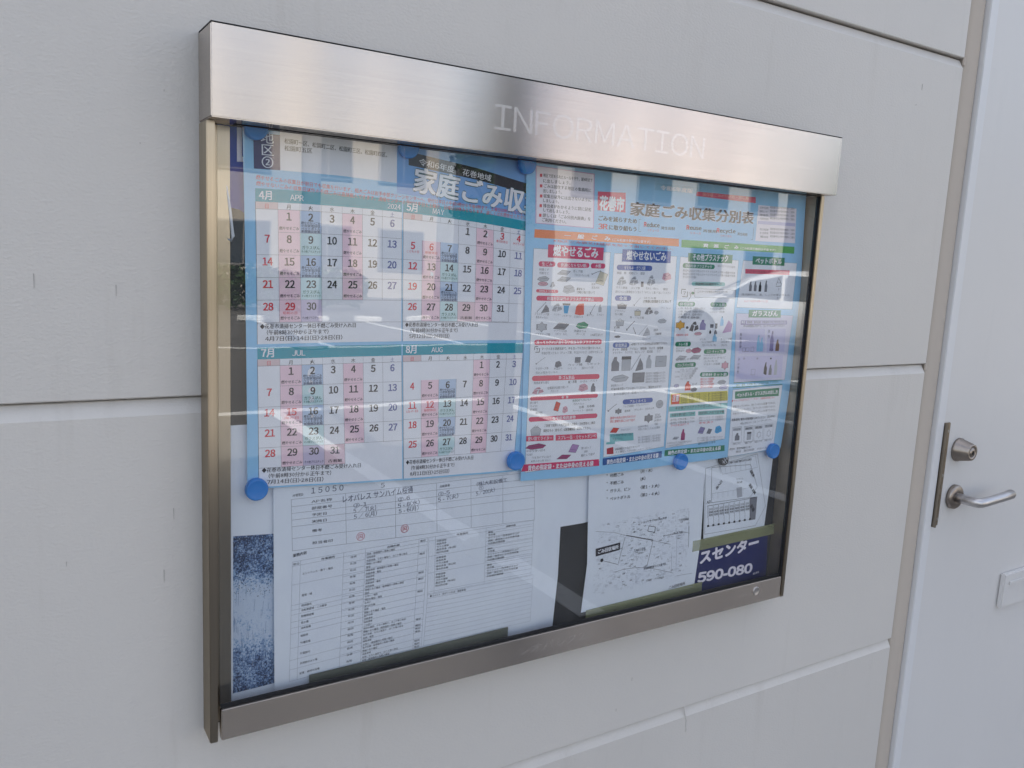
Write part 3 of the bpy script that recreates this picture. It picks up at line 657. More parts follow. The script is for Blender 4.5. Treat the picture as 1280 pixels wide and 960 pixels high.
p royal 20 8069 203 9048 214 9054 29 8069 17
t white 40 2 8151 59 8957 70 120 燃やせないごみ
p royal 20 8022 -32 8002 -38 7987 -53 7982 -74 7988 -94 8003 -109 8024 -114 8649 -106 8669 -100 8684 -85 8689 -64 8683 -44 8668 -29 8647 -24
t white 30 1 8124 -97 8548 -91 51 せともの・ガラス類
t grey 30 0 7989 -170 8540 -165 34 食器　鏡　化粧ビン　電球
p lgrey 20 8006 -328 8077 -342 8095 -259 8042 -245
p lgrey 20 8104 -335 8184 -308 8166 -252 8113 -266
p lgrey 20 8050 -245 8140 -252 8122 -204 8077 -211
l dgrey 30 4 8006 -314 8095 -273 8184 -294
l dgrey 30 4 8042 -238 8140 -232
l dgrey 30 4 8095 -342 8113 -273 8104 -211
p lgrey 20 8241 -323 8314 -337 8332 -253 8277 -239
p lgrey 20 8341 -330 8423 -302 8405 -246 8350 -260
p lgrey 20 8286 -239 8378 -246 8359 -197 8314 -204
l dgrey 30 4 8241 -309 8332 -267 8423 -288
l dgrey 30 4 8277 -232 8378 -225
l dgrey 30 4 8332 -337 8350 -267 8341 -204
p grey 20 8481 -352 8527 -352 8527 -294 8481 -294
p dgrey 20 8478 -292 8530 -292 8530 -274 8478 -274
l dgrey 30 4 8481 -352 8527 -352 8527 -294 8481 -294 8481 -352
p lgrey 20 8599 -318 8667 -334 8684 -234 8633 -218
p lgrey 20 8692 -326 8769 -293 8752 -226 8701 -243
p lgrey 20 8642 -218 8726 -226 8710 -168 8667 -176
l dgrey 30 4 8599 -301 8684 -251 8769 -276
l dgrey 30 4 8633 -209 8726 -201
l dgrey 30 4 8684 -334 8701 -251 8692 -176
p rose 20 8909 -222 8976 -248 9101 -216 9082 -150 9024 -118 8928 -138
l dgrey 30 4 8928 -157 9005 -183 9063 -150
l dgrey 30 4 8947 -216 9024 -202
t grey 30 0 7992 -389 8212 -390 32 ガラス食器
t grey 30 0 8277 -389 8461 -391 32 コップ等
t grey 30 0 8578 -389 8853 -393 32 花びん・茶わん
t grey 30 0 8940 -394 9045 -398 32 電球
t grey 30 0 7989 -454 9113 -453 36 割れたものは新聞紙などに包んで「キケン」と書いて出してください
p royal 20 8030 -493 8010 -499 7995 -514 7990 -534 7996 -554 8010 -569 8031 -574 8264 -573 8284 -567 8299 -552 8304 -532 8298 -512 8284 -497 8263 -492
t white 30 1 8069 -559 8226 -558 50 金属
t grey 30 0 8559 -537 8816 -542 32 はさみ等
t ink 30 1 8547 -596 9136 -590 40 刃物類は新聞紙などに包んで
t grey 30 0 7998 -742 8211 -747 32 フライパン
t grey 30 0 8002 -793 8158 -796 32 なべ類
t grey 30 0 8917 -689 9129 -694 32 スプーン　フォーク
p grey 20 8059 -696 8215 -696 8225 -639 8049 -639
l dgrey 30 4 8039 -634 8235 -634
l dgrey 30 4 8088 -630 8137 -608 8186 -630
l dgrey 30 4 8059 -696 8215 -696 8225 -639 8049 -639 8059 -696
l lgrey 30 8 8362 -648 8441 -565 8494 -520
l dgrey 30 9 8381 -648 8362 -622
p cream 20 8398 -797 8506 -797 8512 -729 8392 -729
l dgrey 30 4 8385 -724 8519 -724
l dgrey 30 4 8418 -719 8452 -693 8486 -719
l dgrey 30 4 8398 -797 8506 -797 8512 -729 8392 -729 8398 -797
p grey 20 8594 -771 8662 -782 8679 -712 8628 -701
p grey 20 8688 -777 8764 -753 8747 -706 8696 -718
p grey 20 8636 -701 8722 -706 8705 -666 8662 -671
l dgrey 30 4 8594 -759 8679 -724 8764 -742
l dgrey 30 4 8628 -695 8722 -689
l dgrey 30 4 8679 -782 8696 -724 8688 -671
p lgrey 20 8880 -749 8874 -736 8858 -726 8836 -723 8814 -726 8798 -736 8792 -749 8798 -762 8814 -772 8836 -775 8858 -772 8874 -762
l dgrey 30 4 8880 -749 8874 -736 8858 -726 8836 -723 8814 -726 8798 -736 8792 -749 8798 -762 8814 -772 8836 -775 8858 -772 8874 -762 8880 -749
l dgrey 30 4 8814 -744 8840 -757 8862 -741
t grey 30 0 8303 -840 8586 -846 32 傘・アルミ鍋
p lgrey 20 8049 -955 8187 -955 8195 -885 8041 -885
l dgrey 30 4 8032 -879 8204 -879
l dgrey 30 4 8075 -874 8118 -847 8161 -874
l dgrey 30 4 8049 -955 8187 -955 8195 -885 8041 -885 8049 -955
l ink 30 8 8252 -1030 8347 -933 8410 -880
l dgrey 30 9 8276 -1030 8252 -1000
l ink 30 8 8443 -1079 8408 -1020 8391 -981
l dgrey 30 9 8445 -1066 8430 -1077
l lgrey 30 8 8504 -1103 8668 -942
p lgrey 20 8586 -1120 8738 -1103 8726 -1040 8668 -977
l dgrey 30 4 8633 -1067 8703 -1058
p lgrey 20 8878 -890 8933 -914 9035 -908 9062 -873 8998 -846 8905 -859
l dgrey 30 4 8878 -890 8933 -914 9035 -908 9062 -873 8998 -846 8905 -859 8878 -890
l dgrey 30 4 8914 -883 9026 -873
p grey 20 8026 -1128 8062 -1140 8128 -1137 8146 -1120 8104 -1106 8044 -1113
l dgrey 30 4 8026 -1128 8062 -1140 8128 -1137 8146 -1120 8104 -1106 8044 -1113 8026 -1128
l dgrey 30 4 8050 -1125 8122 -1120
t ink 30 0 8007 -1001 8126 -995 34 刃物
t grey 30 0 8011 -1048 8045 -1049 32 釘
t grey 30 0 8803 -1039 8894 -1037 32 自転車
t ink 30 0 8827 -1101 8974 -1098 34 三輪車等
t grey 30 0 8581 -1175 8761 -1166 32 ガスコンロ
p royal2 20 8046 -1213 8025 -1218 8011 -1233 8005 -1253 8010 -1273 8025 -1288 8045 -1294 8296 -1295 8317 -1290 8331 -1275 8337 -1255 8332 -1235 8317 -1220 8297 -1214
t white 30 1 8051 -1278 8290 -1280 50 家電製品
t ink 30 0 8368 -1262 9147 -1249 34 ※家電リサイクル法対象品目は収集できません。
t ink 30 0 8002 -1338 9034 -1328 38 ポット　炊飯器　アイロン　掃除機　カメラ　扇風機
t grey 30 0 8006 -1388 8984 -1379 36 ドライヤー　ラジカセ　電子レンジ　電話機　　など
p grey 20 8002 -1652 8156 -1652 8156 -1532 8106 -1489 8106 -1434 8052 -1434 8052 -1489 8002 -1532
p dgrey 20 8052 -1461 8106 -1461 8106 -1434 8052 -1434
p lgrey 20 8209 -1651 8383 -1651 8383 -1486 8209 -1486
p dgrey 20 8200 -1480 8392 -1480 8392 -1430 8200 -1430
l dgrey 30 4 8209 -1651 8383 -1651 8383 -1486 8209 -1486 8209 -1651
l grey 30 8 8400 -1646 8576 -1408
p grey 20 8488 -1672 8652 -1646 8639 -1553 8576 -1461
l dgrey 30 4 8539 -1593 8614 -1580
p lgrey 20 8706 -1630 8814 -1630 8814 -1514 8779 -1472 8779 -1420 8741 -1420 8741 -1472 8706 -1514
p dgrey 20 8741 -1446 8779 -1446 8779 -1420 8741 -1420
p lgrey 20 8896 -1609 9120 -1609 9120 -1440 8896 -1440
p lgrey 20 8924 -1566 9075 -1566 9075 -1461 8924 -1461
l dgrey 30 4 8896 -1609 9120 -1609 9120 -1440 8896 -1440 8896 -1609
l dgrey 30 4 8963 -1532 9042 -1532
p lgrey 20 8011 -1788 8116 -1826 8308 -1815 8361 -1760 8238 -1716 8064 -1738
l dgrey 30 4 8011 -1788 8116 -1826 8308 -1815 8361 -1760 8238 -1716 8064 -1738 8011 -1788
l dgrey 30 4 8081 -1777 8291 -1760
p grey 20 8444 -1848 8688 -1848 8688 -1694 8444 -1694
p lgrey 20 8475 -1810 8639 -1810 8639 -1713 8475 -1713
l dgrey 30 4 8444 -1848 8688 -1848 8688 -1694 8444 -1694 8444 -1848
l dgrey 30 4 8517 -1779 8602 -1779
t grey 30 0 8707 -1731 9122 -1726 34 電池等は取り外して電池回収箱へ入れてください
t grey 30 0 8711 -1776 9126 -1772 34 電池等は取り外して電池回収箱へ入れてください
t grey 30 0 8715 -1821 9131 -1818 34 電池等は取り外して電池回収箱へ入れてください
t grey 30 0 8720 -1866 9136 -1864 34 電池等は取り外して電池回収箱へ入れてください
t grey 30 0 8015 -1895 8258 -1891 34 家庭用ストーブ
t ink 30 0 8020 -1950 9060 -1952 36 灯油は抜き取ってから出してください　(電池もはずす)
t grey 30 0 8079 -2035 8789 -2019 36 次のものは清掃センターへ直接搬入してください。
p royal 20 8309 -2108 8289 -2113 8275 -2127 8270 -2147 8275 -2166 8290 -2181 8309 -2186 8863 -2185 8883 -2180 8897 -2166 8902 -2146 8897 -2127 8882 -2112 8863 -2107
t white 30 1 8409 -2171 8763 -2170 48 アルミホイル
t grey 30 0 8278 -2238 8836 -2226 34 アルミ箔容器・ガスレンジカバー
t ink 30 0 8320 -2310 8944 -2296 34 植木鉢　　プランター　土の入った
l grey 30 8 7981 -2282 8085 -2209 8155 -2170
l dgrey 30 9 8007 -2282 7981 -2259
p grey 20 8239 -2289 8256 -2264 8217 -2263 8195 -2240 8173 -2263 8134 -2264 8151 -2289 8134 -2314 8173 -2315 8195 -2338 8217 -2315 8256 -2314
l dgrey 30 4 8239 -2289 8256 -2264 8217 -2263 8195 -2240 8173 -2263 8134 -2264 8151 -2289 8134 -2314 8173 -2315 8195 -2338 8217 -2315 8256 -2314 8239 -2289
p lgrey 20 9130 -2223 9119 -2190 9092 -2167 9054 -2158 9016 -2167 8989 -2190 8978 -2223 8989 -2256 9016 -2279 9054 -2288 9092 -2279 9119 -2256
l dgrey 30 4 9130 -2223 9119 -2190 9092 -2167 9054 -2158 9016 -2167 8989 -2190 8978 -2223 8989 -2256 9016 -2279 9054 -2288 9092 -2279 9119 -2256 9130 -2223
l dgrey 30 4 9016 -2210 9062 -2242 9099 -2204
p grey 20 8901 -2440 8926 -2400 8870 -2398 8838 -2361 8806 -2398 8750 -2400 8775 -2440 8750 -2480 8806 -2482 8838 -2519 8870 -2482 8926 -2480
l dgrey 30 4 8901 -2440 8926 -2400 8870 -2398 8838 -2361 8806 -2398 8750 -2400 8775 -2440 8750 -2480 8806 -2482 8838 -2519 8870 -2482 8926 -2480 8901 -2440
t grey 30 0 8974 -2413 9086 -2409 32 蛍光灯
t grey 30 0 8969 -2455 9109 -2450 32 乾電池等
t grey 30 0 8956 -2505 9124 -2501 32 水銀式
t grey 30 0 8980 -2561 9054 -2558 32 体温計
t red 30 1 8040 -2408 8561 -2406 38 爆発や火災の恐れがあるもの
t red 30 1 8045 -2461 8548 -2465 38 別に透明な袋に入れて出す
p redor 20 8054 -2616 8177 -2628 8230 -2560 8116 -2544
l dgrey 30 4 8054 -2616 8177 -2628 8230 -2560 8116 -2544 8054 -2616
l dgrey 30 4 8090 -2595 8177 -2603
t grey 30 0 8267 -2608 8463 -2608 32 カセットボンベ
t grey 30 0 8614 -2583 8842 -2577 32 はがれる物は
t grey 30 0 8618 -2626 9108 -2624 32 分別して空にしたものに限り
p tealtint 20 8051 -2642 8530 -2655 8545 -2777 8062 -2769
p tealtint 20 7993 -2770 8166 -2765 8170 -2805 7996 -2803
t navy 30 0 8072 -2685 8515 -2690 36 スプレー缶は必ず使い切り穴をあけ
t navy 30 0 8112 -2744 8341 -2748 36 ずに出してください。
t grey 30 0 8630 -2755 9131 -2756 32 びん・缶の中身を空にして別の袋で出す
t grey 30 0 8634 -2796 9135 -2797 32 びん・缶の中身を空にして別の袋で出す
t grey 30 0 8637 -2836 9139 -2839 32 びん・缶の中身を空にして別の袋で出す
p dred 20 8010 -2869 8139 -2852 8152 -2966 8018 -2961
t ink 30 0 8179 -2911 8680 -2903 36 火災事故につながりますので
t grey 30 0 8183 -2954 8962 -2955 32 よく確認してから袋に入れてください
p navyblue 20 7941 -3018 9185 -3010 9187 -3120 7945 -3130
t white 40 2 8022 -3116 9109 -3106 66 黄色の指定袋・または中身の見える袋
@poster green_column
p dgreen 20 9413 205 10413 216 10416 77 9424 69
t white 40 2 9507 100 10320 108 95 その他プラスチック
p dgreen 20 9349 41 9331 36 9318 22 9313 4 9318 -14 9331 -28 9350 -32 9994 -31 10012 -26 10025 -12 10030 6 10025 24 10012 38 9993 42
t white 30 1 9370 -18 9973 -17 45 容器包装プラスチック
t grey 30 0 10094 10 10496 2 33 商品を入れたり包んだりするプラスチック製の容器や包装
t grey 30 0 9323 -88 10508 -93 33 商品を入れたり包んだりするプラスチック製の容器や包装
t grey 30 0 9329 -142 10515 -142 33 商品を入れたり包んだりするプラスチック製の容器や包装
t grey 30 0 9334 -189 9629 -192 33 商品を入れたり包んだりするプラスチック製の容器や包装
p tealtint 20 9574 -245 9557 -249 9544 -262 9540 -279 9545 -296 9557 -308 9574 -313 10268 -306 10285 -302 10298 -289 10302 -272 10297 -255 10285 -243 10268 -238
t ink 30 1 9616 -299 10226 -294 42 資源物回収識別マーク
l ink 30 9 9335 -445 9335 -373 9423 -373
l ink 30 9 9467 -406 9467 -491 9357 -491
l ink 30 6 9372 -412 9430 -412 9401 -439 9401 -465
l ink 20 8 9496 -551 9546 -478 9514 -418
l ink 20 5 9615 -356 10551 -360 10560 -498 9630 -494 9615 -356
t ink 30 0 9672 -421 10381 -413 36 このマークが表示されたもののうち
p dgreen 20 9614 -429 9610 -418 9598 -411 9581 -408 9564 -411 9552 -418 9548 -429 9552 -439 9564 -447 9581 -450 9598 -447 9610 -440
l dgrey 30 4 9614 -429 9610 -418 9598 -411 9581 -408 9564 -411 9552 -418 9548 -429 9552 -439 9564 -447 9581 -450 9598 -447 9610 -440 9614 -429
l dgrey 30 4 9564 -425 9584 -435 9601 -423
p dgreen 20 9319 -571 9300 -576 9287 -589 9282 -608 9287 -626 9301 -640 9319 -645 9616 -644 9635 -639 9648 -626 9653 -607 9648 -589 9634 -575 9616 -570
t white 30 1 9327 -631 9609 -630 46 袋･包装類
p dgreen 20 10033 -573 10015 -577 10002 -590 9997 -608 10002 -626 10015 -639 10032 -644 10347 -645 10365 -641 10378 -628 10383 -610 10378 -592 10365 -579 10348 -574
t white 30 1 10043 -630 10337 -632 44 ボトル類
t grey 30 0 9283 -692 9888 -692 32 レジ袋、食品の袋、詰替用の袋など
t grey 30 0 9288 -740 9860 -742 32 レジ袋、食品の袋、詰替用の袋など
t grey 30 0 9293 -788 9831 -791 32 レジ袋、食品の袋、詰替用の袋など
t grey 30 0 9299 -836 9803 -840 32 レジ袋、食品の袋、詰替用の袋など
t grey 30 0 9998 -691 10337 -693 32 シャンプー洗剤等
t grey 30 0 10004 -741 10343 -743 32 シャンプー洗剤等
t grey 30 0 9304 -829 9764 -841 34 お菓子などの袋
p yel 20 9438 -949 9465 -909 9405 -906 9371 -869 9337 -906 9277 -909 9304 -949 9277 -989 9337 -992 9371 -1030 9405 -992 9465 -989
l dgrey 30 4 9438 -949 9465 -909 9405 -906 9371 -869 9337 -906 9277 -909 9304 -949 9277 -989 9337 -992 9371 -1030 9405 -992 9465 -989 9438 -949
p ink 20 9553 -987 9549 -977 9539 -969 9525 -966 9511 -969 9501 -977 9497 -987 9501 -997 9511 -1005 9525 -1008 9539 -1005 9549 -997
l dgrey 30 4 9553 -987 9549 -977 9539 -969 9525 -966 9511 -969 9501 -977 9497 -987 9501 -997 9511 -1005 9525 -1008 9539 -1005 9549 -997 9553 -987
l dgrey 30 4 9511 -983 9528 -993 9542 -981
p ink 20 9574 -1036 9656 -1052 9676 -954 9615 -937
p ink 20 9686 -1044 9778 -1011 9758 -945 9696 -962
p ink 20 9625 -937 9727 -945 9707 -888 9656 -896
l dgrey 30 4 9574 -1019 9676 -970 9778 -995
l dgrey 30 4 9615 -929 9727 -921
l dgrey 30 4 9676 -1052 9696 -970 9686 -896
p dlav 20 9800 -1026 9932 -1026 9932 -935 9889 -902 9889 -860 9843 -860 9843 -902 9800 -935
p dgrey 20 9843 -881 9889 -881 9889 -860 9843 -860
p grey 20 10036 -988 10106 -988 10106 -947 10036 -947
p dgrey 20 10032 -946 10110 -946 10110 -934 10032 -934
l dgrey 30 4 10036 -988 10106 -988 10106 -947 10036 -947 10036 -988
p grey 20 10150 -1002 10196 -1002 10196 -940 10150 -940
p dgrey 20 10148 -938 10198 -938 10198 -919 10148 -919
l dgrey 30 4 10150 -1002 10196 -1002 10196 -940 10150 -940 10150 -1002
p ink 20 10023 -1088 10065 -1088 10065 -1055 10051 -1043 10051 -1028 10037 -1028 10037 -1043 10023 -1055
p dgrey 20 10037 -1035 10051 -1035 10051 -1028 10037 -1028
p grey 20 10135 -1096 10205 -1096 10205 -1059 10182 -1045 10182 -1028 10158 -1028 10158 -1045 10135 -1059
p dgrey 20 10158 -1036 10182 -1036 10182 -1028 10158 -1028
p border 20 10264 -958 10342 -958 10342 -873 10317 -843 10317 -804 10289 -804 10289 -843 10264 -873
p dgrey 20 10289 -824 10317 -824 10317 -804 10289 -804
p mauve2 20 10328 -1083 10458 -866 10556 -937 10541 -1057
p rose 20 9688 -1095 9739 -1114 9832 -1109 9858 -1082 9798 -1060 9714 -1070
l dgrey 30 4 9688 -1095 9739 -1114 9832 -1109 9858 -1082 9798 -1060 9714 -1070 9688 -1095
l dgrey 30 4 9722 -1090 9824 -1082
t red 30 0 9290 -1124 9563 -1119 32 詰替袋等の容器
t grey 30 0 9823 -1197 9956 -1196 32 ボトル
t grey 30 0 10293 -1202 10578 -1194 32 チューブ類
t grey 30 0 9867 -1246 10152 -1240 32 キャップははずす
t grey 30 0 10309 -1252 10525 -1244 32 中を洗う
t grey 30 0 9873 -1297 10217 -1293 32 ラベルも
t grey 30 0 10316 -1304 10472 -1296 32 汚れ
p palesky 20 10114 -1222 10210 -1222 10210 -1153 10179 -1128 10179 -1096 10145 -1096 10145 -1128 10114 -1153
p dgrey 20 10145 -1112 10179 -1112 10179 -1096 10145 -1096
p dgreen 20 9331 -1216 9312 -1222 9297 -1236 9292 -1256 9297 -1276 9312 -1290 9332 -1295 9600 -1295 9619 -1289 9634 -1275 9639 -1255 9634 -1235 9619 -1221 9599 -1216
t white 30 1 9361 -1280 9570 -1280 49 トレイ類
p dmag 20 9654 -1376 9722 -1410 9846 -1400 9880 -1352 9801 -1314 9688 -1333
l dgrey 30 4 9654 -1376 9722 -1410 9846 -1400 9880 -1352 9801 -1314 9688 -1333 9654 -1376
l dgrey 30 4 9700 -1367 9834 -1352
p rose 20 9535 -1376 9574 -1400 9646 -1393 9665 -1359 9620 -1332 9554 -1346
l dgrey 30 4 9535 -1376 9574 -1400 9646 -1393 9665 -1359 9620 -1332 9554 -1346 9535 -1376
l dgrey 30 4 9561 -1369 9639 -1359
t grey 30 0 9313 -1340 9523 -1337 32 色付きトレイ
t grey 30 0 9318 -1381 9509 -1378 32 白色以外
p lgrey 20 9328 -1503 9495 -1513 9566 -1459 9411 -1445
l dgrey 30 4 9328 -1503 9495 -1513 9566 -1459 9411 -1445 9328 -1503
l dgrey 30 4 9376 -1486 9495 -1493
p lgrey 20 9638 -1500 9810 -1510 9884 -1454 9724 -1440
l dgrey 30 4 9638 -1500 9810 -1510 9884 -1454 9724 -1440 9638 -1500
l dgrey 30 4 9688 -1482 9810 -1489
t grey 30 0 9325 -1531 9879 -1517 32 発泡スチロール
p dgreen 20 9979 -1347 9960 -1352 9945 -1367 9940 -1386 9945 -1406 9959 -1420 9979 -1425 10421 -1427 10440 -1422 10455 -1407 10460 -1388 10455 -1368 10441 -1354 10421 -1349
t white 30 1 10002 -1410 10398 -1412 48 ふた･キャップ類
t grey 30 0 9939 -1465 10374 -1457 32 ペットボトルのキャップ
t grey 30 0 9946 -1518 10459 -1509 34 卵のパックなど
t grey 30 0 9951 -1567 10288 -1561 32 ふたなど
p rose 20 10509 -1630 10532 -1591 10482 -1588 10454 -1551 10426 -1588 10376 -1591 10399 -1630 10376 -1669 10426 -1672 10454 -1709 10482 -1672 10532 -1669
l dgrey 30 4 10509 -1630 10532 -1591 10482 -1588 10454 -1551 10426 -1588 10376 -1591 10399 -1630 10376 -1669 10426 -1672 10454 -1709 10482 -1672 10532 -1669 10509 -1630
t grey 30 0 9957 -1616 10333 -1612 32 マヨネーズ容器
p dgreen 20 9358 -1558 9337 -1563 9322 -1578 9317 -1599 9323 -1619 9338 -1634 9358 -1640 9749 -1639 9770 -1634 9785 -1619 9790 -1598 9784 -1578 9769 -1563 9749 -1557
t white 30 1 9374 -1624 9733 -1624 51 カップ･パック類
t grey 30 0 9433 -1691 9841 -1683 32 カップめん、プリン、卵パック、豆腐容器
t grey 30 0 9327 -1726 9808 -1721 32 カップめん、プリン、卵パック、豆腐容器
t grey 30 0 9441 -1768 9774 -1759 32 カップめん、プリン、卵パック、豆腐容器
t grey 30 0 9335 -1803 9741 -1796 32 カップめん、プリン、卵パック、豆腐容器
t grey 30 0 9449 -1846 9708 -1834 32 カップめん、プリン、卵パック、豆腐容器
p dgreen 20 9940 -1733 9920 -1738 9906 -1752 9900 -1771 9905 -1791 9919 -1805 9938 -1811 10508 -1820 10528 -1815 10542 -1801 10548 -1782 10543 -1762 10529 -1748 10510 -1742
t white 30 1 9938 -1796 10509 -1806 48 緩衝材･ネット類
t red 30 0 9919 -1867 10227 -1867 36 果物などのネットや発泡緩衝材
t red 30 0 9924 -1912 10203 -1912 36 果物などのネットや発泡緩衝材
t red 30 0 9929 -1957 10238 -1958 36 果物などのネットや発泡緩衝材
t red 30 0 9935 -2003 10214 -2003 36 果物などのネットや発泡緩衝材
p lgrey 20 10311 -1925 10370 -1950 10479 -1943 10509 -1907 10440 -1878 10341 -1892
l dgrey 30 4 10311 -1925 10370 -1950 10479 -1943 10509 -1907 10440 -1878 10341 -1892 10311 -1925
l dgrey 30 4 10351 -1918 10469 -1907
p lav 20 10360 -2013 10420 -2038 10530 -2031 10560 -1995 10490 -1966 10390 -1980
l dgrey 30 4 10360 -2013 10420 -2038 10530 -2031 10560 -1995 10490 -1966 10390 -1980 10360 -2013
l dgrey 30 4 10400 -2006 10520 -1995
p redor 20 9580 -2024 9710 -2024 9710 -1939 9668 -1909 9668 -1870 9622 -1870 9622 -1909 9580 -1939
p dgrey 20 9622 -1890 9668 -1890 9668 -1870 9622 -1870
p lav 20 9441 -1937 9434 -1923 9414 -1913 9386 -1909 9358 -1913 9338 -1923 9331 -1937 9338 -1951 9358 -1961 9386 -1965 9414 -1961 9434 -1951
l dgrey 30 4 9441 -1937 9434 -1923 9414 -1913 9386 -1909 9358 -1913 9338 -1923 9331 -1937 9338 -1951 9358 -1961 9386 -1965 9414 -1961 9434 -1951 9441 -1937
l dgrey 30 4 9358 -1931 9392 -1945 9419 -1929
p grey 20 9708 -2026 9754 -2051 9837 -2044 9860 -2009 9807 -1981 9731 -1995
l dgrey 30 4 9708 -2026 9754 -2051 9837 -2044 9860 -2009 9807 -1981 9731 -1995 9708 -2026
l dgrey 30 4 9739 -2020 9829 -2009
t grey 30 0 9739 -1944 9851 -1935 32 別の袋
p yel2 20 9274 -2062 10568 -2069 10589 -2237 9294 -2245
p redor 24 9295 -2074 9473 -2074 9482 -2243 9305 -2243
t white 30 2 9319 -2191 9466 -2187 90 注意
t olive 40 1 9497 -2115 10553 -2117 36 必ず中を洗い、汚れを落としてから出してください。臭い、汚れのあるものは燃やせるごみ
t olive 40 1 9502 -2158 10558 -2158 36 必ず中を洗い、汚れを落としてから出してください。臭い、汚れのあるものは燃やせるごみ
t olive 40 1 9506 -2201 10563 -2199 36 必ず中を洗い、汚れを落としてから出してください。臭い、汚れのあるものは燃やせるごみ
t olive 40 1 9511 -2243 10568 -2241 36 必ず中を洗い、汚れを落としてから出してください。臭い、汚れのあるものは燃やせるごみ
p tealtint 20 9265 -2278 10588 -2278 10593 -2370 9267 -2360
t ink 30 1 9395 -2338 10457 -2325 50 その他プラスチックの出し方について
p tealtint 20 9296 -2393 9862 -2389 9865 -2464 9301 -2459
p tealtint 20 9923 -2393 10529 -2397 10538 -2474 9930 -2461
t ink 30 1 9330 -2446 9848 -2441 46 中身を使い切ってから
t ink 30 1 9949 -2447 10525 -2453 46 指定袋に入れて出す物
t ink 30 0 9318 -2519 9856 -2516 34 必ず洗って汚れを落としてから
t grey 30 0 9947 -2521 10545 -2528 32 白色トレイはスーパーの店頭回収へ
t ink 30 0 9324 -2572 9862 -2570 34 必ず洗って汚れを落としてから
t grey 30 0 9952 -2567 10551 -2574 32 白色トレイはスーパーの店頭回収へ
t red 30 0 9328 -2615 9737 -2609 36 ラベルをはがして
t red 30 0 9958 -2612 10305 -2612 34 中を洗う
p dmag 20 9582 -2862 9670 -2862 9670 -2759 9642 -2721 9642 -2675 9610 -2675 9610 -2721 9582 -2759
p dgrey 20 9610 -2698 9642 -2698 9642 -2675 9610 -2675
p dlav 20 9949 -2765 10064 -2783 10113 -2685 10006 -2661
l dgrey 30 4 9949 -2765 10064 -2783 10113 -2685 10006 -2661 9949 -2765
l dgrey 30 4 9982 -2734 10064 -2746
p grey 20 10152 -2782 10239 -2796 10276 -2722 10195 -2704
l dgrey 30 4 10152 -2782 10239 -2796 10276 -2722 10195 -2704 10152 -2782
l dgrey 30 4 10177 -2759 10239 -2768
p cyan2 20 10344 -2777 10403 -2804 10512 -2770 10495 -2700 10445 -2666 10361 -2686
l dgrey 30 4 10361 -2707 10428 -2735 10478 -2700
l dgrey 30 4 10378 -2770 10445 -2756
p lgrey 20 9396 -2832 9492 -2838 9534 -2802 9444 -2794
l dgrey 30 4 9396 -2832 9492 -2838 9534 -2802 9444 -2794 9396 -2832
l dgrey 30 4 9424 -2820 9492 -2825
t ink 30 0 9282 -2905 9831 -2911 34 ペットボトルのふたとラベルはその他プラスチック
t grey 30 0 9946 -2867 10546 -2881 32 ビニール袋は二重にしないで出してください
t ink 30 0 9287 -2953 9656 -2945 34 ペットボトルのふたとラベルはその他プラスチック
t grey 30 0 9951 -2910 10551 -2925 32 ビニール袋は二重にしないで出してください
t ink 30 0 9978 -2968 10388 -2962 36 袋の口をしばる
p dgreen 20 9250 -3003 10606 -3022 10614 -3122 9245 -3105
t white 40 2 9323 -3083 10513 -3092 60 緑色の指定袋・または中身の見える袋
@poster bottle_column
p dgreen 20 10896 217 11691 220 11698 83 10903 77
t white 40 2 10969 108 11620 114 85 ペットボトル
p pinkred 20 10738 -2 11851 8 11851 -70 10748 -79
t ink 30 0 10782 -63 11814 -48 38 ＰＥＴマークのあるもので、キャップをはずして
p grey 20 10870 -371 10936 -371 10936 -281 10915 -248 10915 -207 10891 -207 10891 -248 10870 -281
p dgrey 20 10891 -228 10915 -228 10915 -207 10891 -207
p grey 20 10989 -368 11055 -368 11055 -278 11034 -245 11034 -204 11010 -204 11010 -245 10989 -278
p dgrey 20 11010 -224 11034 -224 11034 -204 11010 -204
p ink 20 11110 -373 11176 -373 11176 -282 11155 -248 11155 -207 11131 -207 11131 -248 11110 -282
p dgrey 20 11131 -228 11155 -228 11155 -207 11131 -207
p grey 20 11258 -376 11324 -376 11324 -270 11303 -232 11303 -184 11279 -184 11279 -232 11258 -270
p dgrey 20 11279 -208 11303 -208 11303 -184 11279 -184
l ink 20 6 11545 -261 11593 -130 11676 -232 11662 -271 11547 -277
t ink 30 1 11595 -338 11643 -339 40 １
t ink 30 0 11559 -222 11656 -226 30 ＰＥＴ
t grey 30 0 10696 -445 11921 -436 32 清涼飲料水、酒、しょうゆ等のボトル
t red 30 0 10783 -558 11376 -552 34 キャップ・ラベルをはずし中を洗ってつぶして出す
t grey 30 0 11598 -494 11695 -498 32 軽く洗って
p dgreen 20 10919 -686 11732 -689 11741 -819 10924 -818
t white 40 2 10991 -789 11662 -789 85 ガラスびん
p dlav 20 10751 -869 11919 -871 11925 -938 10755 -944
p lav 22 10874 -880 11903 -881 11905 -923 10881 -928
t white 30 1 10768 -920 10859 -920 40 無色
t ink 30 0 10899 -917 11893 -914 36 飲料用、食料品用、化粧品用のびんで中を洗ったもの
t navy 30 1 10817 -982 11869 -976 38 びんは色別に分けて、コンテナに入れてください
p lav 20 10744 -1015 11358 -1013 11405 -1427 10764 -1437
p lav 20 11422 -1013 11907 -1012 11924 -1429 11459 -1435
p lav 20 10750 -1487 11900 -1489 11914 -1888 10740 -1883
p mauve2 20 10849 -1404 10923 -1404 10923 -1338 10849 -1338
p dgrey 20 10845 -1336 10927 -1336 10927 -1316 10845 -1316
l dgrey 30 4 10849 -1404 10923 -1404 10923 -1338 10849 -1338 10849 -1404
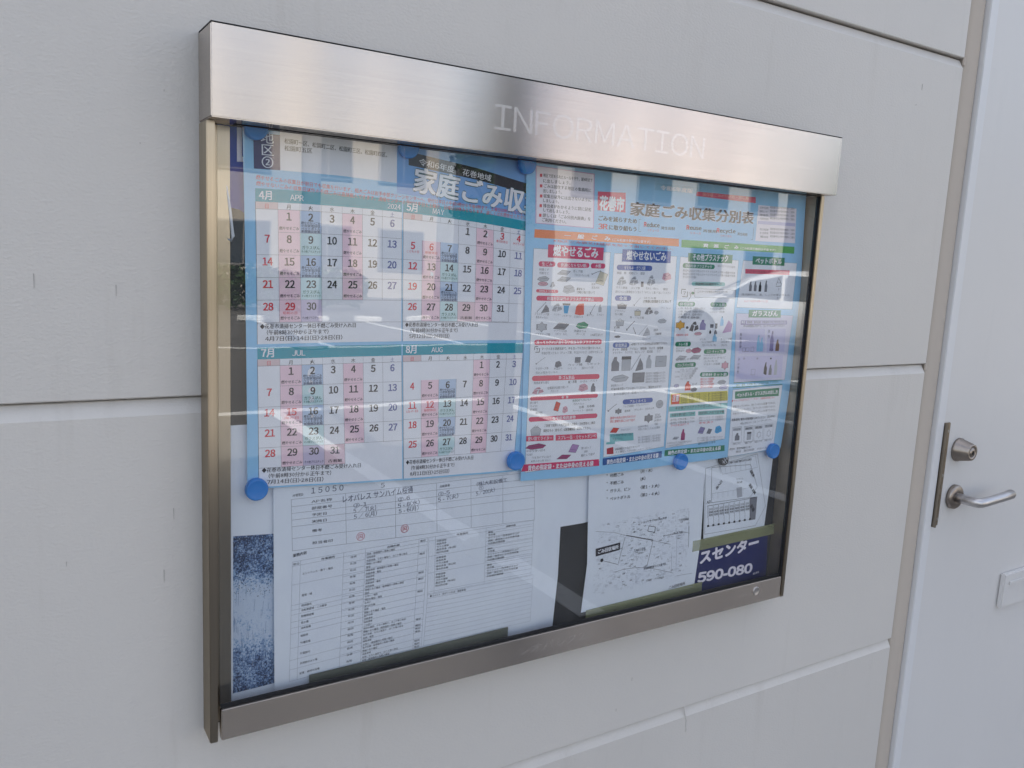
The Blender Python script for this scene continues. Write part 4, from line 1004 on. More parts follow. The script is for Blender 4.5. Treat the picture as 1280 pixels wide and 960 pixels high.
p mauve2 20 10935 -1404 11009 -1404 11009 -1339 10935 -1339
p dgrey 20 10930 -1337 11014 -1337 11014 -1318 10930 -1318
l dgrey 30 4 10935 -1404 11009 -1404 11009 -1339 10935 -1339 10935 -1404
p mauve2 20 11054 -1407 11128 -1407 11128 -1330 11054 -1330
p dgrey 20 11049 -1328 11132 -1328 11132 -1305 11049 -1305
l dgrey 30 4 11054 -1407 11128 -1407 11128 -1330 11054 -1330 11054 -1407
p palesky 20 11183 -1408 11267 -1408 11267 -1248 11240 -1190 11240 -1118 11210 -1118 11210 -1190 11183 -1248
p dgrey 20 11210 -1154 11240 -1154 11240 -1118 11210 -1118
p palesky 20 11270 -1410 11354 -1410 11354 -1274 11327 -1224 11327 -1162 11297 -1162 11297 -1224 11270 -1274
p dgrey 20 11297 -1193 11327 -1193 11327 -1162 11297 -1162
p dlav 20 11522 -1404 11616 -1404 11616 -1210 11586 -1140 11586 -1052 11552 -1052 11552 -1140 11522 -1210
p dgrey 20 11552 -1096 11586 -1096 11586 -1052 11552 -1052
p brown 20 11677 -1408 11773 -1408 11773 -1294 11742 -1252 11742 -1200 11708 -1200 11708 -1252 11677 -1294
p dgrey 20 11708 -1226 11742 -1226 11742 -1200 11708 -1200
p brown 20 11816 -1410 11914 -1410 11914 -1312 11882 -1276 11882 -1232 11848 -1232 11848 -1276 11816 -1312
p dgrey 20 11848 -1254 11882 -1254 11882 -1232 11848 -1232
p dlav 20 11624 -1386 11618 -1375 11602 -1367 11581 -1364 11559 -1367 11544 -1375 11538 -1386 11544 -1397 11559 -1405 11581 -1408 11602 -1405 11618 -1397
l dgrey 30 4 11624 -1386 11618 -1375 11602 -1367 11581 -1364 11559 -1367 11544 -1375 11538 -1386 11544 -1397 11559 -1405 11581 -1408 11602 -1405 11618 -1397 11624 -1386
l dgrey 30 4 11559 -1382 11585 -1393 11607 -1379
p lgrey 20 10952 -1811 11028 -1811 11028 -1667 11003 -1614 11003 -1549 10977 -1549 10977 -1614 10952 -1667
p dgrey 20 10977 -1581 11003 -1581 11003 -1549 10977 -1549
p dlav 20 11118 -1818 11212 -1818 11212 -1718 11118 -1718
p dgrey 20 11112 -1714 11218 -1714 11218 -1684 11112 -1684
l dgrey 30 4 11118 -1818 11212 -1818 11212 -1718 11118 -1718 11118 -1818
p dlav 20 11310 -1824 11386 -1824 11386 -1693 11361 -1646 11361 -1586 11335 -1586 11335 -1646 11310 -1693
p dgrey 20 11335 -1616 11361 -1616 11361 -1586 11335 -1586
p ink 20 11432 -1828 11509 -1828 11509 -1705 11484 -1660 11484 -1604 11458 -1604 11458 -1660 11432 -1705
p dgrey 20 11458 -1632 11484 -1632 11484 -1604 11458 -1604
p grey 20 11560 -1831 11638 -1831 11638 -1733 11613 -1697 11613 -1652 11585 -1652 11585 -1697 11560 -1733
p dgrey 20 11585 -1675 11613 -1675 11613 -1652 11585 -1652
p lgrey 20 11695 -1837 11773 -1837 11773 -1688 11748 -1634 11748 -1567 11720 -1567 11720 -1634 11695 -1688
p dgrey 20 11720 -1601 11748 -1601 11748 -1567 11720 -1567
t navy 30 0 10756 -1136 10806 -1136 50 無
t navy 30 0 10760 -1205 10811 -1205 50 色
t navy 30 0 10765 -1273 10816 -1274 50 透
t navy 30 0 10770 -1342 10821 -1343 50 明
t navy 30 0 11442 -1083 11495 -1084 50 茶
t navy 30 0 11450 -1171 11504 -1171 50 色
t navy 30 0 10760 -1566 10811 -1567 50 そ
t navy 30 0 10759 -1635 10810 -1636 50 の
t navy 30 0 10758 -1704 10809 -1706 50 他
t navy 30 0 10756 -1773 10807 -1775 50 色
p ink 20 10926 -1523 10923 -1516 10916 -1510 10907 -1509 10898 -1510 10891 -1516 10889 -1523 10891 -1530 10898 -1536 10907 -1538 10916 -1536 10923 -1530
l dgrey 30 4 10926 -1523 10923 -1516 10916 -1510 10907 -1509 10898 -1510 10891 -1516 10889 -1523 10891 -1530 10898 -1536 10907 -1538 10916 -1536 10923 -1530 10926 -1523
l dgrey 30 4 10898 -1520 10909 -1527 10918 -1519
p ink 20 11259 -1531 11256 -1524 11250 -1518 11240 -1516 11230 -1518 11224 -1524 11221 -1531 11224 -1538 11230 -1544 11240 -1546 11250 -1544 11256 -1538
l dgrey 30 4 11259 -1531 11256 -1524 11250 -1518 11240 -1516 11230 -1518 11224 -1524 11221 -1531 11224 -1538 11230 -1544 11240 -1546 11250 -1544 11256 -1538 11259 -1531
l dgrey 30 4 11230 -1528 11242 -1535 11251 -1527
p ink 20 11600 -1538 11598 -1530 11591 -1525 11581 -1523 11571 -1525 11564 -1530 11561 -1538 11564 -1546 11571 -1551 11581 -1553 11591 -1551 11598 -1546
l dgrey 30 4 11600 -1538 11598 -1530 11591 -1525 11581 -1523 11571 -1525 11564 -1530 11561 -1538 11564 -1546 11571 -1551 11581 -1553 11591 -1551 11598 -1546 11600 -1538
l dgrey 30 4 11571 -1535 11583 -1542 11593 -1534
l dgreen 20 12 10696 -1939 11932 -1934
l dgreen 20 12 10683 -2023 11943 -2010
t dgreen 30 1 10766 -2007 11840 -1983 42 無色、茶色、その他の色ごとに分けて出してください
p dgreen 20 10750 -2089 11876 -2075 11885 -2222 10762 -2218
t white 40 2 10796 -2187 11849 -2174 62 ペットボトル・ガラスびんの出し方
t red 30 0 10683 -2265 11794 -2258 32 ● キャップは必ずはずしてください。金属製は不燃ごみへ
t ink 30 0 10719 -2371 11820 -2360 36 中身が入っているもの、汚れているものは収集できません
t grey 30 0 10794 -2437 11829 -2424 36 中身が入っているもの、汚れているものは収集できません
t grey 30 0 10734 -2495 11839 -2488 36 中身が入っているもの、汚れているものは収集できません
t ink 30 1 10726 -2606 11868 -2611 40 収集場所に備付の回収容器に入れてください（袋は不可）
t grey 30 0 10939 -2684 11779 -2664 34 色別のコンテナへ
p paperw 20 10758 -2721 10984 -2720 11007 -3001 10779 -2996
l dgrey 20 5 10758 -2721 10984 -2720 11007 -3001 10779 -2996 10758 -2721
p lgrey 24 10776 -2735 10972 -2736 10975 -2788 10780 -2788
p grey 20 10840 -2960 10954 -2960 10954 -2887 10917 -2861 10917 -2828 10877 -2828 10877 -2861 10840 -2887
p dgrey 20 10877 -2844 10917 -2844 10917 -2828 10877 -2828
t ink 30 0 10792 -2775 10964 -2776 30 ペット
t grey 30 0 10802 -3031 10997 -3030 30 容器に入れる
p paperw 20 11053 -2725 11284 -2724 11308 -3007 11076 -3003
l dgrey 20 5 11053 -2725 11284 -2724 11308 -3007 11076 -3003 11053 -2725
p lgrey 24 11071 -2739 11272 -2739 11275 -2792 11076 -2792
p lgrey 20 11143 -2965 11249 -2965 11249 -2866 11143 -2866
p dgrey 20 11138 -2862 11254 -2862 11254 -2832 11138 -2832
l dgrey 30 4 11143 -2965 11249 -2965 11249 -2866 11143 -2866 11143 -2965
t ink 30 0 11088 -2780 11264 -2780 30 無色
t grey 30 0 11099 -3038 11298 -3037 30 容器に入れる
p paperw 20 11313 -2726 11548 -2725 11573 -3011 11336 -3006
l dgrey 20 5 11313 -2726 11548 -2725 11573 -3011 11336 -3006 11313 -2726
p lgrey 24 11331 -2740 11536 -2740 11538 -2794 11336 -2793
p dred 20 11496 -2902 11511 -2868 11477 -2866 11459 -2835 11441 -2866 11407 -2868 11422 -2902 11407 -2935 11441 -2938 11459 -2969 11477 -2938 11511 -2936
l dgrey 30 4 11496 -2902 11511 -2868 11477 -2866 11459 -2835 11441 -2866 11407 -2868 11422 -2902 11407 -2935 11441 -2938 11459 -2969 11477 -2938 11511 -2936 11496 -2902
t ink 30 0 11348 -2781 11527 -2782 30 茶色
t grey 30 0 11360 -3041 11563 -3040 30 容器に入れる
p paperw 20 11578 -2718 11818 -2717 11844 -3006 11603 -3001
l dgrey 20 5 11578 -2718 11818 -2717 11844 -3006 11603 -3001 11578 -2718
p lgrey 24 11597 -2733 11806 -2733 11808 -2787 11602 -2787
p dlav 20 11765 -2896 11779 -2862 11746 -2859 11727 -2828 11708 -2859 11675 -2862 11689 -2896 11675 -2930 11708 -2933 11727 -2964 11746 -2933 11779 -2930
l dgrey 30 4 11765 -2896 11779 -2862 11746 -2859 11727 -2828 11708 -2859 11675 -2862 11689 -2896 11675 -2930 11708 -2933 11727 -2964 11746 -2933 11779 -2930 11765 -2896
t ink 30 0 11614 -2774 11797 -2775 30 その他
t grey 30 0 11627 -3037 11834 -3036 30 容器に入れる
t ink 30 0 10734 -3123 11296 -3123 36 問合せ　花巻市清掃センター
t grey 30 0 10888 -3180 11706 -3173 34 電話　受付時間　平日のみ
@photo_sheet print
p paperw2 5 2323 -2148 3035 -2155 2960 -5754 2333 -5746
@plain_sheet print
p paperw2 5 6338 -2749 7245 -2824 7293 -4030 7300 -4875 7251 -5712 6509 -5701
@slip_sheet print
p paperw2 5 7170 -2817 8196 -2901 8260 -4026 7720 -4074 7259 -4077
@form print
p paperw2 5 2845 -2590 6818 -2942 6963 -5677 2876 -5706
l grey 20 3 3074 -3138 6730 -3134
l grey 20 3 3077 -3233 6737 -3239
l grey 20 3 3079 -3321 6743 -3337
l grey 20 3 3082 -3408 6749 -3434
l grey 20 3 3085 -3496 6755 -3532
l grey 20 3 3089 -3652 6766 -3705
l grey 20 3 3094 -3814 6777 -3885
l grey 20 3 3074 -3138 3094 -3814
l grey 20 3 3787 -3137 3812 -3828
l grey 20 3 4482 -3136 4512 -3841
l grey 20 3 5103 -3136 5138 -3853
l grey 20 3 5651 -3135 5691 -3864
l grey 20 3 6182 -3135 6225 -3874
l grey 20 3 6730 -3134 6777 -3885
t dgrey 30 0 3332 -3213 3610 -3213 34 AP名称
t dgrey 30 0 3335 -3301 3614 -3302 34 部屋番号
t dgrey 30 0 3338 -3390 3547 -3391 34 予定日
t dgrey 30 0 3341 -3478 3550 -3480 34 実施日
t dgrey 30 0 3345 -3601 3484 -3603 34 備考
t dgrey 30 0 3350 -3764 3630 -3769 34 担当者印
t ink 30 0 3088 -3104 3232 -3103 32 AP管理ID
t pen 30 0 3325 -3090 3761 -3091 75 1 5 0 5 0
t pen 30 0 4269 -3110 4333 -3111 60 5
t pen 30 0 3734 -3254 4749 -3225 85 レオパレス サンハイム桜通
t pen 30 0 5747 -3250 6263 -3237 55 (株)大和設備工
t pen 30 0 3889 -3343 4090 -3343 60 ②-1
t pen 30 0 3897 -3417 4219 -3405 60 5 / 7(火)
t pen 30 0 3905 -3498 4231 -3484 60 5 / 6(月)
t pen 30 0 4523 -3338 4709 -3322 60 ②-6
t pen 30 0 4525 -3421 4857 -3403 60 5 - 8(水)
t pen 30 0 4541 -3498 4843 -3482 60 5 - 6(月)
t dgrey 30 0 5150 -3212 5318 -3204 34 点検業者
t pen 30 0 5130 -3332 5323 -3315 60 ②-5
t pen 30 0 5133 -3410 5462 -3383 60 5 - 7(火)
t pen 30 0 5787 -3314 5869 -3310 60 ①
t pen 30 0 5743 -3392 6060 -3364 60 5/20(火)
l stamp2 20 7 4062 -3753 4059 -3735 4051 -3720 4038 -3708 4021 -3701 4004 -3699 3986 -3704 3971 -3713 3961 -3727 3955 -3744 3955 -3762 3960 -3779 3971 -3793 3986 -3802 4003 -3807 4021 -3805 4037 -3798 4051 -3786 4059 -3771 4062 -3753
l stamp2 20 8 3983 -3783 3983 -3728 4033 -3728 4033 -3783
l stamp2 20 8 3998 -3773 4008 -3743 4020 -3773
l stamp 20 7 4695 -3728 4692 -3710 4684 -3695 4671 -3683 4654 -3676 4637 -3674 4619 -3679 4604 -3688 4594 -3702 4588 -3719 4588 -3737 4593 -3754 4604 -3768 4619 -3777 4636 -3782 4654 -3780 4670 -3773 4684 -3761 4692 -3746 4695 -3728
l stamp 20 8 4616 -3758 4616 -3703 4666 -3703 4666 -3758
l stamp 20 8 4631 -3748 4641 -3718 4653 -3748
t ink 30 1 3101 -3899 3284 -3879 38 業務内容
l grey 20 2 3095 -3964 4995 -3906
l grey 20 2 3094 -4021 4994 -3962
l grey 20 2 3089 -4271 4133 -4239
l grey 20 2 3085 -4546 4128 -4513
l grey 20 2 3083 -4611 4126 -4577
l grey 20 2 3082 -4676 4125 -4642
l grey 20 2 3080 -4773 4123 -4739
l grey 20 2 3079 -4854 4121 -4819
l grey 20 2 3078 -4935 4119 -4900
l grey 20 2 3074 -5129 4115 -5093
l grey 20 2 3071 -5291 4112 -5255
l grey 20 2 3069 -5420 4109 -5384
l grey 20 2 3066 -5582 4956 -5515
l grey 20 2 4081 -4036 4993 -4008
l grey 20 2 4079 -4128 4990 -4099
l grey 20 2 4077 -4219 4988 -4191
l grey 20 2 4075 -4311 4986 -4282
l grey 20 2 4073 -4402 4984 -4373
l grey 20 2 4071 -4494 4981 -4465
l grey 20 2 4069 -4586 4979 -4556
l grey 20 2 4067 -4677 4977 -4647
l grey 20 2 4065 -4769 4975 -4739
l grey 20 2 4063 -4860 4973 -4830
l grey 20 2 4061 -4952 4970 -4921
l grey 20 2 4059 -5043 4968 -5013
l grey 20 2 4058 -5135 4966 -5104
l grey 20 2 4056 -5227 4964 -5195
l grey 20 2 4054 -5318 4962 -5287
l grey 20 2 4052 -5410 4959 -5378
l grey 20 2 4050 -5501 4957 -5469
l grey 20 2 3776 -4091 4080 -4082
l grey 20 2 3774 -4183 4078 -4173
l grey 20 2 3772 -4275 4076 -4265
l grey 20 2 3770 -4366 4074 -4357
l grey 20 2 3769 -4458 4072 -4448
l grey 20 2 3767 -4550 4070 -4540
l grey 20 2 3765 -4641 4068 -4631
l grey 20 2 3763 -4733 4066 -4723
l grey 20 2 3758 -5008 4060 -4998
l grey 20 2 3756 -5100 4059 -5089
l grey 20 2 3754 -5191 4057 -5181
l grey 20 2 3752 -5283 4055 -5272
l grey 20 2 3750 -5375 4053 -5364
l grey 20 2 3095 -3964 3066 -5582
l grey 20 2 3200 -3961 3170 -5578
l grey 20 2 3779 -3943 3746 -5558
l grey 20 2 4083 -3934 4049 -5547
l grey 20 2 4862 -3910 4824 -5520
l grey 20 2 4995 -3906 4956 -5515
t ink 30 1 3474 -3996 3664 -3990 26 作業箇所
t ink 30 1 4386 -3968 4576 -3962 26 点検内容
t dgrey 30 0 4880 -3953 4965 -3950 24 確認
t dgrey 30 0 3104 -4007 3189 -4005 24 部位
t dgrey 30 0 3224 -4154 3635 -4141 27 エントランス・廊下・階段
t dgrey 30 0 3219 -4445 3356 -4441 27 屋根・樋
t dgrey 30 0 3217 -4583 3353 -4578 27 照明器具
t dgrey 30 0 3215 -4647 3557 -4636 27 自転車置場・ごみ置場
t dgrey 30 0 3214 -4728 3384 -4723 27 駐輪場設備
t dgrey 30 0 3212 -4817 3315 -4814 27 受水槽
t dgrey 30 0 3211 -4890 3347 -4885 27 消火設備
t dgrey 30 0 3209 -4995 3311 -4992 27 植栽帯
t dgrey 30 0 3207 -5092 3344 -5087 27 外構設備
t dgrey 30 0 3205 -5238 3341 -5233 27 外壁部分
t dgrey 30 0 3202 -5375 3440 -5367 27 共用部ポスト等
t dgrey 30 0 3199 -5513 3472 -5503 27 配管・給排水設備
t dgrey 30 0 3872 -4033 3958 -4031 25 目視
t ink 30 0 4100 -4026 4507 -4014 25 目視・破損箇所の有無の確認
t dgrey 30 0 4099 -4072 4224 -4068 25 巡回清掃
t dgrey 30 0 3870 -4125 3956 -4122 25 月1回
t dgrey 30 0 4098 -4118 4693 -4099 25 床面清掃、クモの巣取り、ほこり等の除去
t ink 30 0 4097 -4164 4316 -4157 25 雨樋つまり確認
t dgrey 30 0 4876 -4139 4961 -4137 24 確認
t dgrey 30 0 3868 -4217 3954 -4214 25 月1回
t dgrey 30 0 4096 -4210 4159 -4208 25 除草
t dgrey 30 0 4095 -4255 4565 -4240 25 床面清掃・破損箇所の有無の確認
t dgrey 30 0 3866 -4308 3952 -4306 25 各階
t ink 30 0 4094 -4301 4313 -4294 25 床面清掃・報告
t dgrey 30 0 4093 -4347 4218 -4343 25 床面清掃
t dgrey 30 0 3865 -4400 3950 -4397 25 各階
t dgrey 30 0 4092 -4393 4217 -4389 25 巡回清掃
t ink 30 0 4091 -4438 4310 -4431 25 床面清掃・報告
t dgrey 30 0 4869 -4414 4954 -4411 24 確認
t dgrey 30 0 3863 -4492 3948 -4489 25 月1回
t dgrey 30 0 4090 -4484 4215 -4480 25 巡回清掃
t dgrey 30 0 4089 -4530 4653 -4512 25 雨樋つまり確認・破損箇所の有無の確認
t dgrey 30 0 4867 -4505 4952 -4502 24 確認
t dgrey 30 0 3861 -4583 3946 -4580 25 日常
t ink 30 0 4088 -4576 4151 -4574 25 除草
t dgrey 30 0 4087 -4622 4275 -4615 25 水洗い・報告
t dgrey 30 0 3859 -4675 3944 -4672 25 目視
t dgrey 30 0 4086 -4667 4337 -4659 25 球切れ確認・報告
t ink 30 0 4085 -4713 4179 -4710 25 水洗い
t dgrey 30 0 4862 -4688 4948 -4685 24 確認
t dgrey 30 0 3857 -4766 3942 -4764 25 月1回
t dgrey 30 0 4084 -4759 4241 -4754 25 蛍光灯交換
t dgrey 30 0 4083 -4805 4146 -4803 25 目視
t dgrey 30 0 3855 -4858 3940 -4855 25 月1回
t ink 30 0 4082 -4851 4395 -4840 25 雨樋つまり確認・報告
t dgrey 30 0 4082 -4896 4207 -4892 25 各戸点検
t dgrey 30 0 3853 -4950 3939 -4947 25 月1回
t dgrey 30 0 4081 -4942 4206 -4938 25 床面清掃
t ink 30 0 4080 -4988 4205 -4984 25 巡回清掃
t dgrey 30 0 3851 -5041 3937 -5038 25 巡回
t dgrey 30 0 4079 -5034 4204 -5029 25 ごみ拾い
t dgrey 30 0 4078 -5079 4702 -5058 25 球切れ確認、クモの巣取り、ほこり等の除去
t dgrey 30 0 3850 -5133 3935 -5130 25 各階
t ink 30 0 4077 -5125 4639 -5106 25 雨樋つまり確認・破損箇所の有無の確認
t dgrey 30 0 4853 -5099 4938 -5096 24 確認
t dgrey 30 0 4076 -5171 4669 -5151 25 各戸点検、クモの巣取り、ほこり等の除去
t dgrey 30 0 3848 -5225 3933 -5222 25 巡回
t dgrey 30 0 4075 -5217 4231 -5211 25 目視・報告
t dgrey 30 0 4850 -5190 4936 -5187 24 確認
t ink 30 0 4074 -5263 4199 -5258 25 床面清掃
t dgrey 30 0 4849 -5236 4934 -5233 24 確認
t dgrey 30 0 3846 -5316 3931 -5313 25 目視
t dgrey 30 0 4073 -5308 4510 -5293 25 水洗い・破損箇所の有無の確認
t dgrey 30 0 4848 -5281 4933 -5279 24 確認
t dgrey 30 0 4072 -5354 4540 -5338 25 各戸点検・破損箇所の有無の確認
t dgrey 30 0 3844 -5408 3929 -5405 25 目視
t ink 30 0 4071 -5400 4289 -5392 25 雨樋つまり確認
t dgrey 30 0 4070 -5446 4195 -5441 25 床面清掃
t dgrey 30 0 4845 -5419 4930 -5416 24 確認
t dgrey 30 0 3842 -5500 3927 -5497 25 各階
t dgrey 30 0 4069 -5492 4599 -5473 25 目視、クモの巣取り、ほこり等の除去
t dgrey 30 0 4844 -5464 4929 -5461 24 確認
t ink 30 0 4068 -5537 4473 -5523 25 目視・破損箇所の有無の確認
t dgrey 30 0 4843 -5510 4928 -5507 24 確認
l grey 20 2 5013 -3909 6766 -3890
l grey 20 2 5013 -3960 6766 -3943
l grey 20 2 5015 -4188 6768 -4179
l grey 20 2 5017 -4432 6770 -4433
l grey 20 2 5020 -4711 6772 -4722
l grey 20 2 5020 -4753 6772 -4766
l grey 20 2 5943 -3985 6767 -3978
l grey 20 2 5943 -4045 6767 -4039
l grey 20 2 5944 -4106 6767 -4100
l grey 20 2 5944 -4166 6768 -4162
l grey 20 2 5945 -4226 6768 -4223
l grey 20 2 5945 -4286 6769 -4284
l grey 20 2 5945 -4347 6769 -4346
l grey 20 2 5946 -4407 6770 -4407
l grey 20 2 5946 -4467 6770 -4468
l grey 20 2 5947 -4527 6770 -4529
l grey 20 2 5947 -4588 6771 -4591
l grey 20 2 5948 -4648 6771 -4652
l grey 20 2 5013 -3909 5020 -4753
l grey 20 2 5118 -3908 5125 -4754
l grey 20 2 5942 -3899 5949 -4760
l grey 20 2 6766 -3890 6772 -4766
t ink 30 1 5452 -3943 5644 -3941 26 作業箇所
t ink 30 1 6275 -3934 6451 -3933 26 点検内容
t ink 30 0 5136 -3992 5291 -3991 26 定期清掃
t ink 30 0 5137 -4035 5291 -4033 26 床面洗浄
t ink 30 0 5137 -4077 5330 -4076 26 ガラス清掃
t ink 30 0 5137 -4119 5484 -4117 26 高圧洗浄（年2回）
t ink 30 0 5138 -4162 5331 -4161 26 排水桝点検
t ink 30 0 5978 -3985 6062 -3984 26 機械
t ink 30 0 5978 -4028 6104 -4027 26 手作業
t ink 30 0 5978 -4071 6525 -4067 26 ポリッシャー洗浄後拭き上げ
t ink 30 0 5979 -4114 6526 -4111 26 洗剤・高圧水による洗浄作業
t ink 30 0 5979 -4157 6274 -4155 26 水栓類点検調整
t ink 30 0 5138 -4238 5293 -4237 26 定期清掃
t ink 30 0 5139 -4280 5293 -4280 26 床面洗浄
t ink 30 0 5139 -4322 5332 -4322 26 ガラス清掃
t ink 30 0 5139 -4365 5486 -4364 26 高圧洗浄（年2回）
t ink 30 0 5140 -4407 5333 -4407 26 排水桝点検
t ink 30 0 5980 -4235 6064 -4234 26 機械
t ink 30 0 5980 -4278 6106 -4277 26 手作業
t ink 30 0 5980 -4321 6527 -4320 26 ポリッシャー洗浄後拭き上げ
t ink 30 0 5981 -4364 6527 -4363 26 洗剤・高圧水による洗浄作業
t ink 30 0 5981 -4407 6275 -4407 26 水栓類点検調整
t ink 30 0 5140 -4483 5295 -4483 26 定期清掃
t ink 30 0 5141 -4525 5295 -4526 26 床面洗浄
t ink 30 0 5141 -4568 5334 -4568 26 ガラス清掃
t ink 30 0 5141 -4610 5488 -4612 26 高圧洗浄（年2回）
t ink 30 0 5142 -4652 5335 -4653 26 排水桝点検
t ink 30 0 5982 -4484 6066 -4485 26 機械
t ink 30 0 5982 -4528 6108 -4528 26 手作業
t ink 30 0 5982 -4571 6529 -4572 26 ポリッシャー洗浄後拭き上げ
t ink 30 0 5983 -4614 6529 -4616 26 洗剤・高圧水による洗浄作業
t ink 30 0 5983 -4657 6277 -4658 26 水栓類点検調整
l grey 20 2 5026 -4737 6812 -4755
l grey 20 2 5023 -4807 6811 -4823
l grey 20 2 5020 -4877 6811 -4891
l grey 20 2 5016 -4947 6810 -4960
l grey 20 2 5013 -5017 6810 -5028
l grey 20 2 5010 -5087 6809 -5096
l grey 20 2 5007 -5156 6809 -5164
l grey 20 2 5004 -5226 6808 -5232
l grey 20 2 5001 -5296 6808 -5300
l grey 20 2 4997 -5366 6807 -5369
l grey 20 2 4994 -5436 6807 -5437
l grey 20 2 4991 -5506 6806 -5505
l grey 20 2 5026 -4737 4991 -5506
l grey 20 2 6812 -4755 6806 -5505
t dgrey 30 0 5059 -4791 5667 -4797 28 ◆コメント（気がついた点・連絡事項）
@map_sheet print
p paperw2 5 7749 -2917 10250 -2958 10241 -3675 10303 -4693 10236 -5570 7773 -5556 7833 -4755 7746 -3257
p navy 10 8265 -3204 9490 -3183 9475 -3233 8246 -3243
t palewhite 30 1 8308 -3249 9463 -3220 45 ごみ収集日のおしらせ
t ink 30 2 8079 -3346 8136 -3345 60 ・
t ink2 30 1 8161 -3360 8452 -3365 52 可燃ごみ
t ink2 30 1 8800 -3359 9055 -3359 54 (月・木)
t ink 30 2 8090 -3472 8146 -3472 60 ・
t ink2 30 1 8172 -3487 8464 -3493 52 不燃ごみ
t ink2 30 1 8813 -3492 8925 -3475 54 (火)
t ink 30 2 8101 -3599 8157 -3599 60 ・
t ink2 30 1 8183 -3614 8616 -3625 52 ガラス、ビン
t ink2 30 1 8826 -3626 9236 -3639 54 (第1・3 火)
t ink 30 2 8111 -3726 8168 -3727 60 ・
t ink2 30 1 8194 -3742 8624 -3754 52 ペットボトル
t ink2 30 1 8838 -3760 9250 -3772 54 (第2・4 火)
l grey 20 5 7960 -4227 8339 -4297 8595 -4388 9194 -4558 9595 -4683
l dgrey 30 11 8594 -4379 9193 -4548
l grey 20 8 8574 -4403 8466 -4848
l grey 20 8 9190 -4567 9095 -5006
l grey 20 6 8421 -4980 8578 -4959 8880 -4975 9219 -5050 9699 -5206
l ink 20 6 8144 -4742 8467 -4858
l grey 20 5 9807 -5279 10165 -5290
l faint 20 4 9636 -4843 9671 -5178
l faint 20 4 9723 -4490 9773 -5195
l dgrey 20 6 9990 -4411 10020 -4794
l grey 20 5 9406 -4512 9862 -4505 10030 -4542
t dgrey 30 0 8761 -4700 9042 -4705 30 とうほくニュータウン第一花巻
t dgrey 30 0 8782 -4675 9027 -4674 30 サンハイム桜通
t dgrey 30 1 9027 -5043 9508 -5035 40 市道桜町線 (バス通り)
t dgrey 30 0 9095 -5258 9508 -5267 32 公園前　バス停留所
p ink 25 7979 -4517 8479 -4482 8479 -4610 7990 -4648
t white 40 2 8023 -4605 8449 -4578 60 ごみ回収場所
p ink 25 8153 -4731 8150 -4717 8141 -4706 8128 -4700 8114 -4700 8101 -4706 8092 -4717 8089 -4731 8092 -4745 8101 -4756 8114 -4762 8128 -4762 8141 -4756 8150 -4745
t ink2 30 1 9630 -5493 10018 -5473 50 ごみ回収場所
l ink 30 8 9075 -4288 9222 -4324 9211 -4415 9055 -4374 9075 -4288
t dgrey 30 1 8886 -4222 9461 -4208 32 ショッピングセンター花巻
t dgrey 30 1 9746 -4287 9964 -4299 36 上町花城線
t dgrey 30 0 9409 -4521 9856 -4510 30 サンハイム桜通 西側
l grey 20 4 9958 -4148 10010 -4674
l grey 20 4 9678 -4460 9966 -4517
@plan_sheet print
p paperw2 5 10259 -3065 11939 -2986 11991 -3425 11974 -4047 11939 -4729 11050 -4698 10395 -4748 10276 -3409
l dgrey 20 5 10292 -3427 11560 -3279 11916 -4298 11694 -4640 10409 -4626 10292 -3427
l dgrey 20 6 10440 -3424 11409 -3462 11645 -3901 11467 -4080 10502 -4064 10440 -3424
l grey 20 4 10626 -3407 11514 -3311 11595 -3534 10717 -3573 10626 -3407
l grey 20 3 10626 -3414 10672 -3558
l grey 20 3 10520 -3902 10532 -3997
l grey 20 3 10748 -3401 10796 -3556
l grey 20 3 10643 -3901 10655 -3998
l grey 20 3 10871 -3388 10920 -3554
l grey 20 3 10767 -3901 10779 -3998
l grey 20 3 10995 -3375 11046 -3552
l grey 20 3 10892 -3901 10904 -3998
l grey 20 3 11119 -3361 11173 -3550
l grey 20 3 11018 -3901 11030 -3998
l grey 20 3 11245 -3348 11301 -3549
l grey 20 3 11145 -3900 11157 -3998
l grey 20 3 11372 -3334 11431 -3547
l grey 20 3 11273 -3900 11286 -3998
l grey 20 3 10496 -3899 11442 -3897
t dgrey 30 0 10743 -3401 11424 -3381 34 駐車場案内図
t ink 30 2 10607 -3841 10733 -3704 50 出入口
t ink 30 2 11400 -3580 11508 -3712 50 自転車
t ink 30 2 10391 -4072 10483 -4062 50 入口
t dgrey 30 0 11072 -3714 11244 -3714 30 サンハイム
t dgrey 30 0 11090 -3777 11237 -3778 30 桜通
l ink 20 7 10405 -4115 11621 -4098
l ink 20 5 10449 -4490 11650 -4505
l ink 20 7 10430 -4125 10455 -4339
l ink 20 5 10464 -4341 10481 -4484
p ink 20 10451 -4466 10498 -4465 10502 -4501 10455 -4502
t ink 30 2 10457 -4199 10551 -4200 36 101
t ink 30 2 10463 -4252 10557 -4254 36 桜通
t ink 30 2 10470 -4306 10564 -4307 36 契約
l ink 20 7 10556 -4125 10582 -4340
l ink 20 5 10592 -4341 10609 -4485
p ink 20 10578 -4467 10625 -4466 10630 -4503 10582 -4503
t ink 30 2 10584 -4199 10679 -4200 36 101
t ink 30 2 10590 -4253 10686 -4254 36 桜通
t ink 30 2 10597 -4307 10692 -4308 36 契約
l ink 20 7 10684 -4125 10710 -4341
l ink 20 5 10720 -4342 10738 -4487
p ink 20 10707 -4469 10755 -4468 10759 -4504 10711 -4505
t ink 30 2 10712 -4199 10808 -4201 36 101
t ink 30 2 10719 -4253 10815 -4255 36 桜通
t ink 30 2 10725 -4307 10822 -4309 36 契約
l ink 20 7 10813 -4125 10840 -4342
l ink 20 5 10850 -4343 10868 -4489
